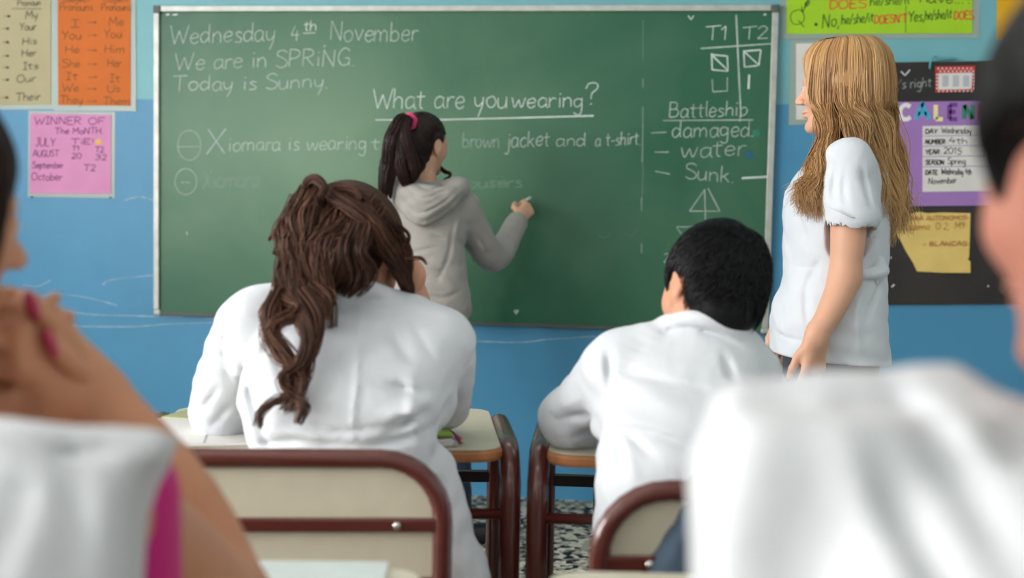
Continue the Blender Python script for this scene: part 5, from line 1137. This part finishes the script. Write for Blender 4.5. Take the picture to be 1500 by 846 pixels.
hb.chain([hd.w((0, -.06, .0)), hd.w((0, -.07, -.10)), hd.w((.01, -.055, -.19))], [.075, .062, .045], .04); hb.chain([hd.w((.070, .0, .02)), hd.w((.078, .012, -.06)), hd.w((.06, .0, -.14))], [.030, .024, .018], .03)
volobj(hb, 'hair', MT['darkbrown'], LP_, .25)
LK = []
for i in range(40):
    a = math.radians(random.uniform(35, 325)); ca, sa = math.cos(a), math.sin(a); o_ = .02
    LK.append(([hd.w((sa*.03, ca*.03-.02, .135)), hd.w((sa*.085, ca*.10-.02, .06)), hd.w((sa*.092, ca*.105-.02, -.02)), hd.w((sa*.08, min(.01, ca*.09-.02), -.10)), hd.w((sa*.06, min(-.01, ca*.07-.03), -.20))], .014, .010, 30, random.uniform(.1, .5), .002, .014))
S1 = scalp_paths(hd, -180, 180, -30, 40, 2600, (0, -.1, 1), .02, 14); S1 = hb.snap(S1, .002); S1 = S1[((S1[:, 0]-hd.c)@hd.A.T)[:, 1] < .075]
pp, tt = locks(LK, 16); pp = hb.snap(pp, .0015, 3, True); strandmesh('hair_strands', pp, .0011, tt, MT['darkbrown'], LP_); strandmesh('crown_hair', S1, .0015, np.clip(RNG.normal(.3, .2, len(S1)), 0, 1), MT['darkbrown'], LP_, .1)

# ---------------------------------------------------------------- pupil at the far right, closest to the camera
RP = person('dark-haired pupil in white coat, cropped by the right edge of the picture', tuple(G(1560, .62)))
hd = Head(V(1702, 268, .665), FW*.90-RW*.38-ZW*.06, ZW-RW*.03, .98)
sk = Vol(np.minimum(V(1150, 1200, .6), V(1150, 1200, .9))-.02, np.maximum(V(2200, 0, .9), V(2200, -200, .55))+.02, .005)
sk.loft([(V(1660, 1250, .62), .13, .085), (V(1660, 900, .62), .13, .085), (V(1670, 700, .64), .13, .07), (V(1690, 600, .65), .05, .05)], RW, FW, .04)
hd.sculpt(sk, V(1705, 590, .65), .054)
rsL = V(1270, 700, .66); reL = V(1180, 950, .84); rwL = V(1450, 1000, 1.0)
sk.chain([rsL, reL, rwL], [.045, .036, .026]); hand(sk, rwL, nrm(FW+RW*.3), ZW, RW, .95)
volobj(sk, 'body', MT['skin_rose'], RP); hd.eyes(RP)
cv = Vol(np.minimum(V(1000, 1250, .5), V(900, 1250, .95))-.03, np.maximum(V(2200, 500, .95), V(2200, 500, .5))+.03, .005)
cv.loft([(V(1620, 1300, .62), .165, .10), (V(1620, 900, .62), .160, .10), (V(1620, 760, .635), .155, .09), (V(1640, 680, .64), .135, .075), (V(1680, 640, .65), .085, .065)], RW, FW, .04, p=2.6)
cv.loft([(V(1235, 1000, .67), .076, .070), (V(1215, 850, .665), .072, .068), (V(1212, 740, .66), .070, .066), (V(1225, 650, .655), .068, .062), (V(1232, 600, .655), .066, .056)], RW, FW, .02, p=6)
cv.chain([V(1350, 620, .655), V(1440, 665, .65), V(1560, 720, .645)], [.022, .030, .04], .03)
cv.cap(V(1085, 590, .655), V(1385, 572, .655), .014, .013, .015)
cv.chain([reL, rwL], [.05, .035], .04)
cv.cap(V(1690, 640, .655), V(1700, 560, .66), .055, .06, .004, '-')
cv.ridge([V(1372, 600, .58), V(1400, 660, .575), V(1435, 720, .57), V(1470, 850, .57)], -.010, .010); cv.ridge([V(1290, 700, .585), V(1350, 820, .585), V(1370, 900, .59)], -.007, .009)
cv.ridge([V(1230, 600, .60), V(1250, 700, .59), V(1300, 850, .59)], .005, .012); cv.ridge([V(1400, 600, .59), V(1470, 700, .57)], .008, .014); cv.waves(.002, [((1, .2, .3), .07, .3), ((.4, 0, 1), .12, 1)])
volobj(cv, 'coat', MT['coat2'], RP)
hb = Vol(hd.c-.18, hd.c+.20, .005)
skull_cap(hb, hd, .022); hb.ell(hd.w((0, -.055, -.03)), hd.A, (.062, .05, .065), .03); hb.ell(hd.w((0, .125, -.045)), hd.A, (.085, .078, .11), .01, '-')
for q in (-1, 1): hb.ell(hd.w((q*.092, .012, -.030)), hd.A, (.042, .052, .064), .006, '-')
volobj(hb, 'hair', MT['black'], RP, .0)
LPp = u[:, None]+tg[:, None]*(tk[None]*Ld[:, None])[..., None]; LPp /= np.linalg.norm(LPp, axis=2, keepdims=True)
LPp = LPp[~((np.abs(u[:, 0]) > .5) & (u[:, 2] < .12) & (u[:, 1] > -.4))]; N_ = len(LPp)
LPp = LPp*(np.array([.075, .094, .084])+off[:1].mean()+.012)+np.array([0, -.016, .036])
LPp = hb.snap(hd.w(LPp)[:3500], .002); strandmesh('hair_strands', LPp, .0010, np.clip(RNG.normal(.05, .08, len(LPp)), 0, 1), MT['black'], RP, .6)
for r_, hx, hd_, hz in ((LP_, -150, .82, .50), (RP, 1640, .62, .50)):
    lg = Vol(G(hx, hd_, 0)-.3, G(hx, hd_, .62)+np.array([.35, .60, .05]), .01)
    for s_ in (-1, 1):
        hp = np.array(G(hx, hd_, .51))+RW*.08*s_; kn = hp+FW*.38+RW*.03*s_; an = np.array([kn[0], kn[1], .09])
        lg.chain([hp, kn, an], [.062, .052, .04], .03); shoe('shoe', np.array([an[0], an[1], 0])-FW*.03, np.array([an[0], an[1], 0])+FW*.19, MT['shoe'], r_, .01)
    volobj(lg, 'trousers', MT['jeans'], r_)
for o in list(bpy.data.objects):
    if '_o' in o.keys(): del o['_o']
